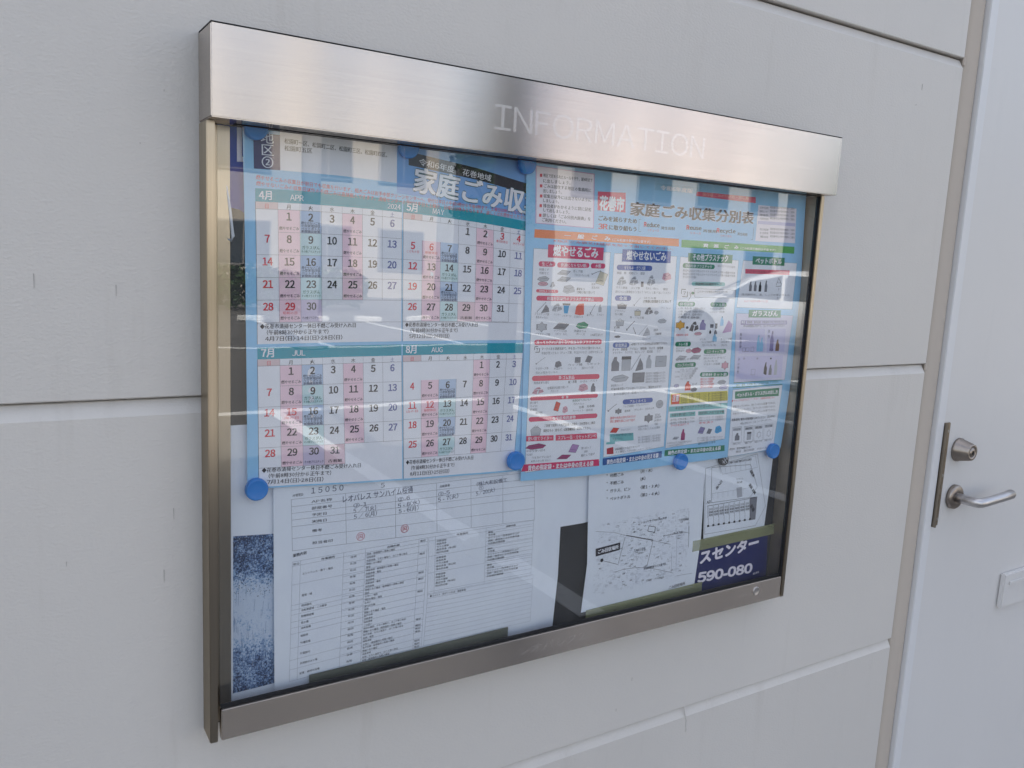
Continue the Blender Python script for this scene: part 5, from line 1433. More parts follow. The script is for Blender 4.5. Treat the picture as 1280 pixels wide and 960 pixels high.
p ink 20 10837 -4470 10885 -4469 10889 -4506 10841 -4507
t ink 30 2 10842 -4200 10939 -4201 36 101
t ink 30 2 10848 -4254 10945 -4255 36 桜通
t ink 30 2 10855 -4308 10952 -4310 36 契約
l ink 20 7 10944 -4125 10971 -4343
l ink 20 5 10981 -4344 10999 -4490
p ink 20 10968 -4472 11016 -4471 11021 -4508 10972 -4508
t ink 30 2 10972 -4200 11070 -4201 36 101
t ink 30 2 10979 -4254 11077 -4256 36 桜通
t ink 30 2 10986 -4309 11084 -4311 36 契約
l ink 20 7 11075 -4125 11103 -4344
l ink 20 5 11113 -4345 11132 -4492
p ink 20 11100 -4473 11149 -4472 11154 -4509 11104 -4510
t ink 30 2 11104 -4200 11203 -4201 36 101
t ink 30 2 11111 -4255 11210 -4256 36 桜通
t ink 30 2 11118 -4310 11217 -4311 36 契約
l ink 20 7 11208 -4125 11236 -4345
l ink 20 5 11246 -4346 11266 -4494
p ink 20 11233 -4475 11283 -4474 11288 -4511 11238 -4512
t ink 30 2 11238 -4200 11337 -4202 36 101
t ink 30 2 11245 -4255 11344 -4257 36 桜通
t ink 30 2 11252 -4311 11352 -4312 36 契約
l ink 20 7 11342 -4125 11371 -4346
l ink 20 5 11381 -4347 11401 -4495
p ink 20 11368 -4476 11418 -4476 11423 -4513 11373 -4513
t ink 30 2 11372 -4201 11473 -4202 36 101
t ink 30 2 11379 -4256 11480 -4257 36 桜通
t ink 30 2 11387 -4311 11487 -4313 36 契約
l ink 20 7 11477 -4125 11507 -4347
l ink 20 5 11517 -4348 11537 -4497
p ink 20 11504 -4478 11555 -4477 11560 -4515 11509 -4515
p grey 15 11477 -4082 11670 -4086 11678 -4520 11524 -4514
t ink 30 2 11499 -4248 11596 -4370 60 駐輪
t ink2 30 2 11409 -3839 11587 -4040 50 通路 玄関
p lgrey 15 11100 -3860 11238 -3857 11271 -4040 11139 -4046
@hotline_sign print
p signnavy 5 9844 -4741 12078 -4890 12137 -5697 12126 -5802 9956 -5781
t palewhite 30 3 10349 -5157 11867 -5070 210 スセンター
t palewhite 30 3 10342 -5507 11734 -5545 170 590-080
t palewhite 30 1 11763 -5607 11939 -5595 40 有料
@blue_poster print
p signblue 5 2196 1784 2863 1883 2874 64 2456 388 2295 413 2207 478
p palewhite 10 2423 1397 2473 1395 2479 984 2505 983 2501 931 2423 923'''
MAPQ = [794.4, -410.5, 1004.7, -405.7, 790.3, -539.4, 1012.2, -539.7]
PHOTOQ = [(237.2, -353.1), (290.5, -357.0), (291.7, -557.6), (236.3, -559.1)]
# ------------------------------------------------------------------ notice board case
bd = empty('notice_board', 'stainless steel glazed notice board mounted on the cream wall', 'notice board', (.716, 0, Z(-.2)))
def part(name, x0, x1, y0, y1, z0, z1, mat, bev=.0008, parent=None):
    o = boxo(name, x0, x1, y0, y1, Z(z0), Z(z1), mat, None, bev)
    p = parent or bd; o.parent = p; o.matrix_parent_inverse = p.matrix_basis.inverted() if p is bd else Matrix(); return o
def underb(o): o.parent = bd; o.matrix_parent_inverse = bd.matrix_basis.inverted(); return o
BACK = plain('board_backing', (.016, .017, .022), .75, vary=.15, scale=60)
part('backing_panel', .2055, 1.2255, -.0045, -.0005, -.594, .200, BACK, 0)
part('header', .202, 1.230, -.062, -.0005, .131, .226, STEELX, .0012)
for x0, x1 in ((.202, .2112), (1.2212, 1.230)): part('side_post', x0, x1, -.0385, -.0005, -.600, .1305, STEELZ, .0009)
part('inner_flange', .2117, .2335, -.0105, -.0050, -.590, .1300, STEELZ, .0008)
part('side_liner', 1.2185, 1.2207, -.0300, -.0050, -.590, .1300, LINER, .0003)
part('rubber_gasket', 1.2180, 1.2207, -.0370, -.0303, -.590, .1300, DARK, .0003)
part('header_lip', .2025, 1.2295, -.0612, -.0010, .22615, .2276, DARK, 0)
part('bottom_rail', .2150, 1.2170, -.0400, -.0290, -.5985, -.5585, STEELX, .0009)
part('case_sill', .2340, 1.2180, -.0270, -.0050, -.5935, -.5700, BACK, .0005)
part('rubber_seal', .2150, 1.2170, -.0355, -.0300, -.5583, -.5552, DARK, .0004)
part('header_seal', .2340, 1.2180, -.0300, -.0050, .1305, .1355, DARK, .0004)
gp = part('glass_pane', .2145, 1.2175, -.0340, -.0310, -.5560, .1290, GLASS, 0)
bm = nb(); lathe(bm, [(.0078, 0), (.0078, .0012), (.0068, .0018), (.0060, .0012), (.002, .0012)], (1.1505, -.0400, Z(-.5745)), (0, -1, 0), 28); lk = underb(link('lock', bm, SATIN, smooth=True))

# ------------------------------------------------------------------ print on paper: lettering, flat colour, line work
INK = dict(photo_dark='16243f', photo_mid='5578a8', photo_pale='b8cbe4', white='f2f4fd', palewhite='f3edf9', paperw='eff2fb', paperw2='dbe5f5', border='98cff6', teal='0f9db4', dteal='15505f', palepink='e3cdd2', pink='f8d6e5', bluecell='c0d4f0', tealcell='d0eaf0',
    mauve='d2c7e2', rosecell='eccfda', gline='6c6672', ink='23222e', ink2='34333d', navy='1c2a55', navyblue='14539c', royal='2450a8', royal2='4a68ae', red='dd3b4f', pinkred='de4c6c', crimson='d42c66', redor='dd4438', salmon='f0a49a',
    satblue='6c73ac', green='176d5f', dgreen='16805f', greenbar='3fa653', greeny='3e9a78', grey='7b7d88', dgrey='3f404c', lgrey='b4b8c2', faint='9aa0ad', lav='cbc8ea', lav2='d8d6ee', dlav='8a82b4', magentaline='d0a0cc',
    orange='ee7f45', palesky='8fc4e8', skypurple='7aaeea', dpurple='3c3266', tealtint='74bcc0', yel='e8b04a', yel2='ddd24a', olive='4e4a18', cream='cfc8b4', rose='d9a3b4', mauve2='b58cc0', dmag='a03f72', dred='b02a3c',
    cyan='2fa4dd', cyan2='4aa8e0', brown='7a5a44', signnavy='0a1a60', signblue='1d33a0', pen='545a74', stamp='c8203c', stamp2='dd7c8c')
def inkm(c):
    n = 'print_' + c
    return MATS.get(n) or plain(n, hexc(INK[c]), .55, spec=.3, vary=.025, scale=35)
GL = {}
def measure(s, bold, res):
    c = bpy.data.curves.new('glyph', 'FONT'); c.body = s; c.size = 1; c.resolution_u = res
    o = bpy.data.objects.new('glyph', c); col.objects.link(o); dg = bpy.context.evaluated_depsgraph_get(); me = bpy.data.meshes.new_from_object(o.evaluated_get(dg))
    r = ([tuple(v.co[:2]) for v in me.vertices], [tuple(p.vertices) for p in me.polygons])
    bpy.data.objects.remove(o); bpy.data.curves.remove(c); bpy.data.meshes.remove(me); return r
ADV = {' ': .28, '　': 1.0}
def advance(ch):
    if ch in ADV: return ADV[ch]
    if ord(ch) > 0x2460 and not (0xff61 <= ord(ch) <= 0xff9f): ADV[ch] = 1.0; return 1.0
    a = measure(wide(ch), 0, 1)[0]; ADV[ch] = (max(v[0] for v in a) - min(v[0] for v in a) + .085) if a else .3
    return ADV[ch]
def wide(ch): return chr(ord(ch) + 0xfee0) if 33 <= ord(ch) <= 126 and ch != '-' else ch        # the gothic face, set proportionally
def glyph(ch, bold, res):
    k = (ch, bold, res)
    if k not in GL:
        g = ([], []) if ch in ' 　' else measure(wide(ch), bold, res)
        if g[0] and advance(ch) != 1.0: m0 = min(v[0] for v in g[0]) - .042; g = ([(x - m0, y) for x, y in g[0]], g[1])
        GL[k] = g
    return GL[k]
STAMP = [[(0, 0)], [(-.013, 0), (.013, 0)], [(-.034, -.014), (.034, .014), (-.034, .016), (.034, -.016), (0, 0)], [(.05 * math.cos(q), .05 * math.sin(q)) for q in (0, .785, 1.571, 2.356, 3.142, 3.927, 4.712, 5.498)]]
class Sheet:
    """collects print in board millimetres and builds it as thin geometry on a gently curled sheet"""
    def __init__(s, name, y, curl): s.name = name; s.y = y; s.curl = curl; s.g = {}; s.grid = None; s.poly0 = None
    def bucket(s, g): return s.g.setdefault(g, dict(p=[], t=[]))
    def warp(s, x, z, lay): return (x / 1000, s.y - lay * .00017 - s.curl(x, z), Z(z / 1000))
    def poly(s, g, c, lay, pts): s.bucket(g)['p'].append((c, lay, pts))
    def line(s, g, c, lay, w, pts):
        for a, b in zip(pts, pts[1:]):
            dx, dz = b[0] - a[0], b[1] - a[1]; L = math.hypot(dx, dz)
            if L < 1e-6: continue
            nx, nz = -dz / L * w / 2, dx / L * w / 2; s.poly(g, c, lay, [(a[0] + nx, a[1] + nz), (a[0] - nx, a[1] - nz), (b[0] - nx, b[1] - nz), (b[0] + nx, b[1] + nz)])
    def text(s, g, c, lay, bold, a, b, h, t):
        tot = sum(advance(ch) for ch in t)
        if tot <= 0: return
        L = math.hypot(b[0] - a[0], b[1] - a[1]); ex = ((b[0] - a[0]) / L, (b[1] - a[1]) / L); ez = (-ex[1], ex[0]); sx = L / tot; sy = h / (.735 if all(ord(q) < 300 for q in t) else .80)
        x = 0; res = 1 if h < 6 else (2 if h < 12 else 4)
        for ch in t:
            vs, fs = glyph(ch, 0, res)
            if fs:
                for n_, (ox, oy) in enumerate(STAMP[bold if h > 4.3 else min(bold, 1)]):
                    s.bucket(g)['t'].append((c, lay + .02 * n_, [(a[0] + ex[0] * (x + vx + ox) * sx + ez[0] * (vy + oy) * sy, a[1] + ex[1] * (x + vx + ox) * sx + ez[1] * (vy + oy) * sy) for vx, vy in vs], fs))
            x += advance(ch)
    def mesh(s, name, items, texts, parent):
        mats = []; idx = {}
        def mi(c):
            if c not in idx: idx[c] = len(mats); mats.append(inkm(c))
            return idx[c]
        bm = nb(); ly = bm.faces.layers.int.new('lay'); 
        for k, (c, lay, pts) in enumerate(items):
            q = [bm.verts.new((x, lay + min(k * .0001, .35), z)) for x, z in pts]
            try: f = bm.faces.new(q); f.material_index = mi(c)
            except ValueError: pass
        if items:
            xs = [v.co.x for v in bm.verts]; zs = [v.co.z for v in bm.verts]
            bmesh.ops.triangulate(bm, faces=[f for f in bm.faces if len(f.verts) > 4])
            for ax, lo, hi in ((0, min(xs), max(xs)), (2, min(zs), max(zs))):
                p = math.ceil(lo / 20) * 20
                while p < hi:
                    co = [0, 0, 0]; no = [0, 0, 0]; co[ax] = p; no[ax] = 1
                    bmesh.ops.bisect_plane(bm, geom=bm.verts[:] + bm.edges[:] + bm.faces[:], plane_co=co, plane_no=no, dist=1e-4); p += 20
        V = [(v.co.x, v.co.z, v.co.y) for v in bm.verts]; bm.verts.index_update(); F = [[v.index for v in f.verts] for f in bm.faces]; M = [f.material_index for f in bm.faces]; bm.free()
        for c, lay, vs, fs in texts:
            o = len(V); m = mi(c); V += [(x, z, lay) for x, z in vs]; F += [[i + o for i in f] for f in fs]; M += [m] * len(fs)
        co = [s.warp(*v) for v in V]
        F2 = []
        for f in F:
            # wind every face so that it looks out of the board, towards -y
            a_ = sum(co[f[i]][0] * co[f[(i + 1) % len(f)]][2] - co[f[(i + 1) % len(f)]][0] * co[f[i]][2] for i in range(len(f))); F2.append(f if a_ > 0 else f[::-1])
        me = bpy.data.meshes.new(name); me.from_pydata(co, [], F2)
        me.polygons.foreach_set('material_index', M)
        o = link(name, me, mats, parent); return o
    def paper(s, pts, mat, parent, th=.00022):
        """the sheet itself: closed outline in mm, real thickness"""
        bm = nb(); bm.faces.new([bm.verts.new((x, 0, z)) for x, z in pts]); xs = [p[0] for p in pts]; zs = [p[1] for p in pts]
        bmesh.ops.triangulate(bm, faces=bm.faces[:])
        for ax, lo, hi in ((0, min(xs), max(xs)), (2, min(zs), max(zs))):
            p = math.ceil(lo / 20) * 20
            while p < hi:
                co = [0, 0, 0]; no = [0, 0, 0]; co[ax] = p; no[ax] = 1
                bmesh.ops.bisect_plane(bm, geom=bm.verts[:] + bm.edges[:] + bm.faces[:], plane_co=co, plane_no=no, dist=1e-4); p += 20
        for v in bm.verts: v.co = s.warp(v.co.x, v.co.z, 0)
        r = bmesh.ops.extrude_face_region(bm, geom=bm.faces[:])
        for q in r['geom']:
            if isinstance(q, bmesh.types.BMVert): q.co.y += th
        return link('paper', bm, mat, parent)
bump_ = lambda x, c, w_: math.exp(-((x - c) / w_) ** 2)
CURL = dict(
    calendar=lambda x, z: .0026 * math.sin(math.pi * (x - 262) / 370) ** 2 * max(0, min(1, (-z - 60) / 230)) ** 2 + .0009 * math.sin(x * .03 + z * .012) ** 2 * max(0, min(1, (120 - z) / 100)),
    poster=lambda x, z: (.0030 * math.sin(math.pi * (x - 632) / 326) ** 2 if x < 958 else .0026 * math.sin(math.pi * (x - 958) / 225) ** 2) * max(0, min(1, (-z - 40) / 270)) ** 2 + .0008 * math.sin(x * .025 + z * .015) ** 2,
    photo_sheet=lambda x, z: 0, plain_sheet=lambda x, z: 0, slip_sheet=lambda x, z: 0, blue_poster=lambda x, z: 0, hotline_sign=lambda x, z: 0,
    form=lambda x, z: .0006 * (1 + math.sin(x * .024 + z * .01)), map_sheet=lambda x, z: .0003 * (1 + math.sin(x * .03 + z * .01)), plan_sheet=lambda x, z: .0002 * (1 + math.sin(x * .03)))
YS = dict(calendar=-.0125, poster=-.0150, photo_sheet=-.0058, plain_sheet=-.0066, slip_sheet=-.0060, form=-.0090, map_sheet=-.0102, plan_sheet=-.0080, hotline_sign=-.0068, blue_poster=-.0056)
SH = {k: Sheet(k, YS[k], CURL[k]) for k in YS}
cur = G = None
for ln in DATA.split('\n'):
    if not ln: continue
    if ln[0] == '@': cur, G = ln[1:].split(' ', 1); S_ = SH[cur]; continue
    f = ln.split(' ')
    if f[0] == 'g': v = [float(q) / 10 for q in f[1:]]; S_.grid = list(zip(v[::2], v[1::2]))
    elif f[0] == 'p':
        v = [float(q) / 10 for q in f[3:]]; pts = list(zip(v[::2], v[1::2]))
        if f[2] == '5' and cur != 'poster' and S_.poly0 is None: S_.poly0 = (pts, f[1]); continue
        if f[2] == '5': S_.poly0 = (pts, f[1]); continue
        S_.poly(G, f[1], float(f[2]) / 10, pts)
    elif f[0] == 'l': v = [float(q) / 10 for q in f[4:]]; S_.line(G, f[1], float(f[2]) / 10, float(f[3]) / 10, list(zip(v[::2], v[1::2])))
    elif f[0] == 't':
        f = ln.split(' ', 9); S_.text(G, f[1], float(f[2]) / 10, int(f[3]), (float(f[4]) / 10, float(f[5]) / 10), (float(f[6]) / 10, float(f[7]) / 10), float(f[8]) / 10, f[9])

# ---- waste calendar, laid out on its own sheet coordinates (u right, v down, mm), bent to the way the sheet hangs
cs = SH['calendar']; G = 'heading'
N_ = {0: [(260, 64), (446, 64), (634, 50)], 184: [(263, -121), (451, -119.5), (638, -120)], 357: [(265, -297), (457, -306), (632, -312)]}
def lag(xs, ys, x):
    return sum(ys[i] * math.prod((x - xs[j]) / (xs[i] - xs[j]) for j in range(3) if j != i) for i in range(3))
def cal(u, v):
    vs = sorted(N_); return tuple(lag(vs, [lag((12, 200, 386), [q[k] for q in N_[vv]], u) for vv in vs], v) for k in (0, 1))
def crect(c, lay, u0, v0, u1, v1, n=3):
    cs.poly(G, c, lay, [cal(u0 + (u1 - u0) * i / n, v0) for i in range(n + 1)] + [cal(u1 - (u1 - u0) * i / n, v1) for i in range(n + 1)])
def ctext(c, s, u0, v, u1, h, bold=0, lay=3): cs.text(G, c, lay, bold, cal(u0, v), cal(u1, v), h, s)
def cline(c, w_, u0, v0, u1, v1, n=4, lay=2): cs.line(G, c, lay, w_, [cal(u0 + (u1 - u0) * i / n, v0 + (v1 - v0) * i / n) for i in range(n + 1)])
WD = '日月火水木金土'
def month(u0,v0,num,eng,first,ndays,rh,hv,year=None,hol={},extra=None,notes=()):
    global G
    W=186;cw=W/7;key='m'+num;G=key
    g0=v0+hv+8
    crect('white',1,u0,v0+hv,u0+W,v0+ (180 if v0<100 else 168))
    G=key+'/banner'
    crect('teal',2,u0,v0,u0+W,v0+hv,6)
    ctext('white',num+'月',u0+4,v0+hv-3.2,u0+21,9.5,2,4)
    ctext('white',eng,u0+41,v0+hv-3.2,u0+58,6.6,1,4)
    if year: ctext('white',year,u0+W-20,v0+hv-3,u0+W-2,6,1,4)
    G=key
    nr=(first+ndays+6)//7
    crect('palepink',1.5,u0,v0+hv,u0+cw,g0)
    for i,w in enumerate(WD):
        ctext('red' if i==0 else ('satblue' if i==6 else 'ink'),w,u0+cw*(i+.5)-3,v0+hv+7,u0+cw*(i+.5)+3,5,0)
    cline('gline',.35,u0,g0,u0+W,g0)
    tint={}
    for d in range(1,ndays+1):
        k=d-1+first; r,cn=divmod(k,7)
        x0=u0+cn*cw; y0=g0+r*rh
        c=None
        if cn in(1,4): c='pink'
        if cn==2: 
            wk=r
            c=('bluecell' if (extra['a']==r%2) else 'tealcell')
        if d==extra.get('cloth'): c='rosecell'
        if d in extra.get('mauve',()): c='mauve'
        if c: crect(c,1.5,x0,y0,x0+cw,y0+rh,1)
        red=(cn==0 or d in hol); col='red' if red else ('satblue' if cn==6 else 'ink')
        s=str(d); wdt=6.1*len(s)+.3
        G=key+'/dates'
        ctext(col,s,x0+cw/2-wdt/2,y0+ .46*rh,x0+cw/2+wdt/2,8.8,2,3)
        G=key+'/cell_notes'
        if d in hol: ctext('red',hol[d],x0+4,y0+.64*rh,x0+cw-4,3.0,0)
        if cn in (1,4) and d!=extra.get('cloth'): ctext('ink','燃やせるごみ',x0+1.2,y0+.88*rh,x0+cw-1.2,3.6,1)
        if c=='bluecell' or (cn==2 and c=='mauve' and d!=30):
            for j,t in enumerate(['燃やせないごみ','小型家電回収','ペットボトル','新聞雑誌紙類']): ctext('navy',t,x0+1.5,y0+rh*(.60+.125*j),x0+cw-1.5,2.9,1)
        elif c=='tealcell' :
            ctext('green','ガラスびん',x0+2,y0+.72*rh,x0+cw-2,4,1); ctext('green','その他プラスチック',x0+1.2,y0+.88*rh,x0+cw-1.2,3,1)
        elif cn==2 and c=='mauve': ctext('navy','その他プラスチック',x0+1.2,y0+.88*rh,x0+cw-1.2,3.2,1)
        if c=='rosecell': ctext('ink','古着類',x0+4,y0+.88*rh,x0+cw-4,3.4,1)
        G=key
        cline('gline',.3,x0,y0+rh,x0+cw,y0+rh,1); cline('gline',.3,x0+cw,y0,x0+cw,y0+rh,1)
        if cn==0 or d==1: cline('gline',.3,x0,y0,x0,y0+rh,1)
    vb=g0+nr*rh
    for i in range(7): cline('gline',.2,u0+cw*i,v0+hv,u0+cw*i,g0,1)
    cline('gline',.5,u0,v0+hv,u0,v0+(180 if v0<100 else 168),4)
    if v0<100: cline('gline',.35,u0,v0+155.5,u0+W,v0+155.5)
    G=key+'/footnote'
    for j,(t,a,b) in enumerate(notes):
        ctext('ink',t,u0+a,(v0+(161.5 if v0<100 else 150.2)+7.3*j),u0+b,5.2,1)
month(13,0,'4','APR',1,30,26.3,15,'2024',{29:'昭和の日'},dict(a=0,mauve=(30,)),[('◆花巻市清掃センター休日不燃ごみ受け入れ日',3,124),('（午前8時30分から正午まで）',7,92),('4月7日(日)･14日(日)･28日(日)',9,106)])
month(201,0,'5','MAY',3,31,26.3,15,None,{3:'憲法記念日',4:'みどりの日',5:'こどもの日',6:'振替休日'},dict(a=1,cloth=29),[('◆花巻市清掃センター休日不燃ごみ受け入れ日',3,112),('（午前8時30分から正午まで）',7,84),('5月12日(日)･26日(日)',9,68)])
month(13,184,'7','JUL',1,31,24.6,14,None,{15:'海の日'},dict(a=0,cloth=31,mauve=(30,)),[('◆花巻市清掃センター休日不燃ごみ受け入れ日',3,128),('（午前8時30分から正午まで）',7,92),('7月14日(日)･28日(日)',9,78)])
month(201,184,'8','AUG',4,31,24.2,14,None,{11:'山の日',12:'振替休日'},dict(a=1),[('◆花巻市清掃センター休日不燃ごみ受け入れ日',3,112),('（午前8時30分から正午まで）',7,84),('8月11日(日)･25日(日)',9,72)])
G='heading'
crect('dpurple',1,12,-62,43,-22,1)
ctext('white','地',20,-52,36,11.5,1); ctext('white','区',20,-38.5,36,11.5,1); 
ctext('white','②',20,-24.5,36,12.5,1)
crect('white',1,43,-84,192,-22,2)
ctext('ink','松園町一区、松園町二区、松園町三区、松園町四区、',48,-53.5,182,5.2,1)
ctext('ink','松園町五区',48,-45.3,82,5.2,1)
crect('skypurple',.8,192,-110,416,-9,2)
crect('ink',1,208,-66,408,-48,2)
ctext('white','令和6年度　花巻地域',222,-51.5,330,7.5,1,3)
for c,b,l in (('dteal',3,3),('white',2,4)): ctext(c,'家庭ごみ収集',213,-17,414,27,b,l)
ctext('red','燃やせるごみの収集日が祝日でも収集を行います。粗大ごみは岩手中部クリーンセンターへ、受付は平日の午前9時から午後4時まで、土曜日は休みとなります',14,-10.5,386,4.6,0)
ctext('red','燃やせないごみの収集日以外の不燃ごみは直接搬入できます。清掃センターの受付は平日と土曜日、日曜日は休みとなります。詳しくはお問合せください',14,-3.6,386,4.6,0)

# random fine line work of the street map
ms = SH['map_sheet']; rnd = random.Random(3); G = 'street_map'
def mq(u, v):   # map corner coordinates (0..1, 0..1) to board mm
    TLx, TLz, TRx, TRz, BLx, BLz, BRx, BRz = MAPQ
    a = (TLx + (TRx - TLx) * u, TLz + (TRz - TLz) * u); b = (BLx + (BRx - BLx) * u, BLz + (BRz - BLz) * u); return (a[0] + (b[0] - a[0]) * v, a[1] + (b[1] - a[1]) * v)
for _ in range(950):
    k = rnd.random(); u = rnd.uniform(.03, .95); v = rnd.uniform(0, .93); L = rnd.uniform(.008, .03); d = .45 * rnd.choice((0, 0, 1)) * .1
    c = rnd.choice(('faint', 'faint', 'grey'))
    if k < .5: ms.line(G, c, 1.5, .2, [mq(u, v), mq(u + L, v + d * L)])
    elif k < .75: ms.line(G, c, 1.5, .2, [mq(u, v), mq(u + .1 * L, v + L)])
    else:
        h_ = rnd.uniform(.01, .025); ms.line(G, c, 1.5, .2, [mq(u, v), mq(u + L, v), mq(u + L, v + h_), mq(u, v + h_), mq(u, v)])
for _ in range(70):
    u = rnd.uniform(.05, .9); v = rnd.uniform(.02, .9); ms.text(G, 'dgrey', 1.8, 0, mq(u, v), mq(u + .025, v), 2.0, rnd.choice(('佐藤', '高橋', '菅原', '会館', '公園', '鈴木', '伊藤', '店', '店')))

PAPER = plain('paper_white', (.85, .90, 1.0), .6, spec=.3, vary=.02, scale=20)
NAMES = dict(
    calendar=('waste_calendar', 'large pale blue waste collection calendar with four month tables, upper left under glass', 'poster'),
    poster=('sorting_poster', 'pale blue rubbish sorting poster with red, blue and green columns, upper right under glass', 'poster'),
    photo_sheet=('photo_sheet', 'white sheet with a blue photograph of snowy trees at the lower left corner', 'paper'),
    slip_sheet=('blank_slip', 'short plain white slip filling the gap between blank sheet and street map sheet', 'paper'),
    plain_sheet=('blank_sheet', 'tall plain white sheet with a ragged right edge, peeking out behind the cleaning form', 'paper'),
    form=('cleaning_form', 'white tabular cleaning form with handwriting and red stamps below the calendar', 'paper'),
    map_sheet=('street_map_sheet', 'white sheet with collection days above a faint black and white street map', 'paper'),
    plan_sheet=('parking_plan_sheet', 'white sheet with a numbered parking plan right of the street map sheet', 'paper'),
    hotline_sign=('telephone_sign', 'navy blue sign with white service centre lettering and telephone number, lower right', 'sign'),
    blue_poster=('blue_poster', 'deep blue poster with white lettering mostly hidden behind the calendar', 'poster'))
PART = dict(heading='heading', red_column='sorting_column', blue_column='sorting_column', green_column='sorting_column', bottle_column='sorting_column', print='print', street_map='street_map',
    m4='month_table', m5='month_table', m7='month_table', m8='month_table', paper='print', border='print')
PLAB = dict(red_column='red headed column for burnable waste', blue_column='blue headed column for non burnable waste', green_column='green headed column for plastics', bottle_column='green headed column for bottles and glass',
    m4='April table', m5='May table', m7='July table', m8='August table')
for k, s in SH.items():
    nm, lb, ct = NAMES[k]
    if k == 'calendar':
        n = 12; out = [cal(422 * i / n, -125) for i in range(n + 1)] + [cal(422 - 14 * i / n, -125 + 479 * i / n) for i in range(1, n + 1)] + [cal(408 - 408 * i / n, 354) for i in range(1, n + 1)] + [cal(0, 354 - 479 * i / n) for i in range(1, n)]
        pts, c = out, 'border'
    else: pts, c = s.poly0
    bx = sum(p[0] for p in pts) / len(pts); bz = min(p[1] for p in pts)
    t = empty(nm, lb, ct, (bx / 1000, s.y, Z(bz / 1000)))
    def under(o, p):
        o.parent = p; o.matrix_parent_inverse = Matrix.Translation(-(t.location)) if p is t else Matrix(); return o
    under(s.paper(pts, inkm(c) if c != 'paperw2' else PAPER, None), t)
    tops = {}
    for g, b in sorted(s.g.items()):
        if '/' in g: par, sub = g.split('/'); pn = sub; p = tops[par]
        else: pn = PART.get(g, g); p = t
        o = s.mesh(pn, b['p'], b['t'], None)
        if p is t: under(o, t); tops[g] = o
        else: o.parent = p
        if g in PLAB: o['label'] = PLAB[g]
# blue snowy-tree photograph printed on the lower left sheet
def tree_photo():
    m, t, b = nodes_of('snow_photo'); b.inputs['Roughness'].default_value = .55
    co = t.nodes.new('ShaderNodeTexCoord'); sp = t.nodes.new('ShaderNodeSeparateXYZ'); t.links.new(co.outputs['Object'], sp.inputs[0])
    f = noise(t, 420, 4, rough=.7); g = noise(t, 75, 4, stretch=(1, 1, .6))
    zt = t.nodes.new('ShaderNodeMapRange'); zt.inputs['From Min'].default_value = Z(-.565); zt.inputs['From Max'].default_value = Z(-.35); t.links.new(sp.outputs['Z'], zt.inputs[0])
    d = ramp(t, zt.outputs[0], [(0, (.36, .36, .36)), (.22, (.45, .45, .45)), (.40, (.84, .84, .84)), (.62, (.90, .90, .90)), (.78, (.38, .38, .38)), (1, (.33, .33, .33))])
    a_ = N(t, 'ShaderNodeMath', operation='MULTIPLY_ADD'); t.links.new(f, a_.inputs[0]); a_.inputs[1].default_value = 1.7; a_.inputs[2].default_value = -.85
    a2 = N(t, 'ShaderNodeMath', operation='MULTIPLY_ADD'); t.links.new(g, a2.inputs[0]); a2.inputs[1].default_value = .6; t.links.new(a_.outputs[0], a2.inputs[2])
    a3 = N(t, 'ShaderNodeMath', operation='ADD'); t.links.new(a2.outputs[0], a3.inputs[0]); t.links.new(d, a3.inputs[1])
    a4 = N(t, 'ShaderNodeMath', operation='SUBTRACT'); t.links.new(a3.outputs[0], a4.inputs[0]); a4.inputs[1].default_value = .25
    t.links.new(ramp(t, a4.outputs[0], [(.3, hexc('1a2c50')), (.45, hexc('486a9c')), (.62, hexc('94b2d8')), (.8, hexc('c8d6ea'))]), b.inputs['Base Color']); return m
ps = SH['photo_sheet']; pe = bpy.data.objects['photo_sheet']
rp = random.Random(11)
def pq(u, v):
    a, b, c, d = PHOTOQ; return tuple((a[i] * (1 - u) + b[i] * u) * (1 - v) + (d[i] * (1 - u) + c[i] * u) * v for i in (0, 1))
for k in range(4200):                                     # printed leaves, twigs and snow flecks of the photograph
    v = rp.random(); dens = max(1 - v / .42, 0) ** .7 if v < .42 else max(0, (v - .68) / .32) ** .6
    if rp.random() > dens: continue
    u = rp.random(); cx_, cz_ = pq(u, v); sz = rp.uniform(.4, 1.15) * (1 if v < .5 else .7); an = rp.uniform(0, 6.28)
    c = rp.choice(('navy', 'photo_dark', 'photo_dark', 'photo_mid', 'photo_pale'))
    ps.poly('tree_print', c, 2 + rp.random() * .8, [(cx_ + sz * r_ * math.cos(an + t_), cz_ + sz * r_ * math.sin(an + t_)) for t_, r_ in ((0, 1), (1.3, .5), (3.1, .9), (4.6, .45))])
for k in range(90):
    u, v = rp.random(), rp.uniform(.3, .85); x0_, z0_ = pq(u, v); l_ = rp.uniform(6, 22)
    ps.line('tree_print', rp.choice(('photo_mid', 'photo_pale')), 1.6, .35, [(x0_, z0_), (x0_ + rp.uniform(-.12, .12) * l_, z0_ - l_)])
o = ps.mesh('tree_print', ps.g['tree_print']['p'], [], None); o['kind'] = 'stuff'; o.parent = pe; o.matrix_parent_inverse = Matrix.Translation(-pe.location)
bm = nb(); q = [ps.warp(x, z, 1) for x, z in PHOTOQ]; bm.faces.new([bm.verts.new(v) for v in q]); po = link('photograph', bm, tree_photo()); po.parent = pe; po.matrix_parent_inverse = Matrix.Translation(-pe.location)
# white curled edge of the blue poster
be = bpy.data.objects['blue_poster']; bm = nb()
tube(bm, [(.2285, -.0085, Z(.080)), (.2300, -.0095, Z(.062)), (.2335, -.0105, Z(.035)), (.2365, -.0105, Z(.008)), (.2345, -.0100, Z(.003)), (.2300, -.0095, Z(.005))], [.0006, .0013, .0018, .0020, .0018, .0010], 8)
o = link('curled_edge', bm, PAPER, smooth=True); o.parent = be; o.matrix_parent_inverse = Matrix.Translation(-be.location)

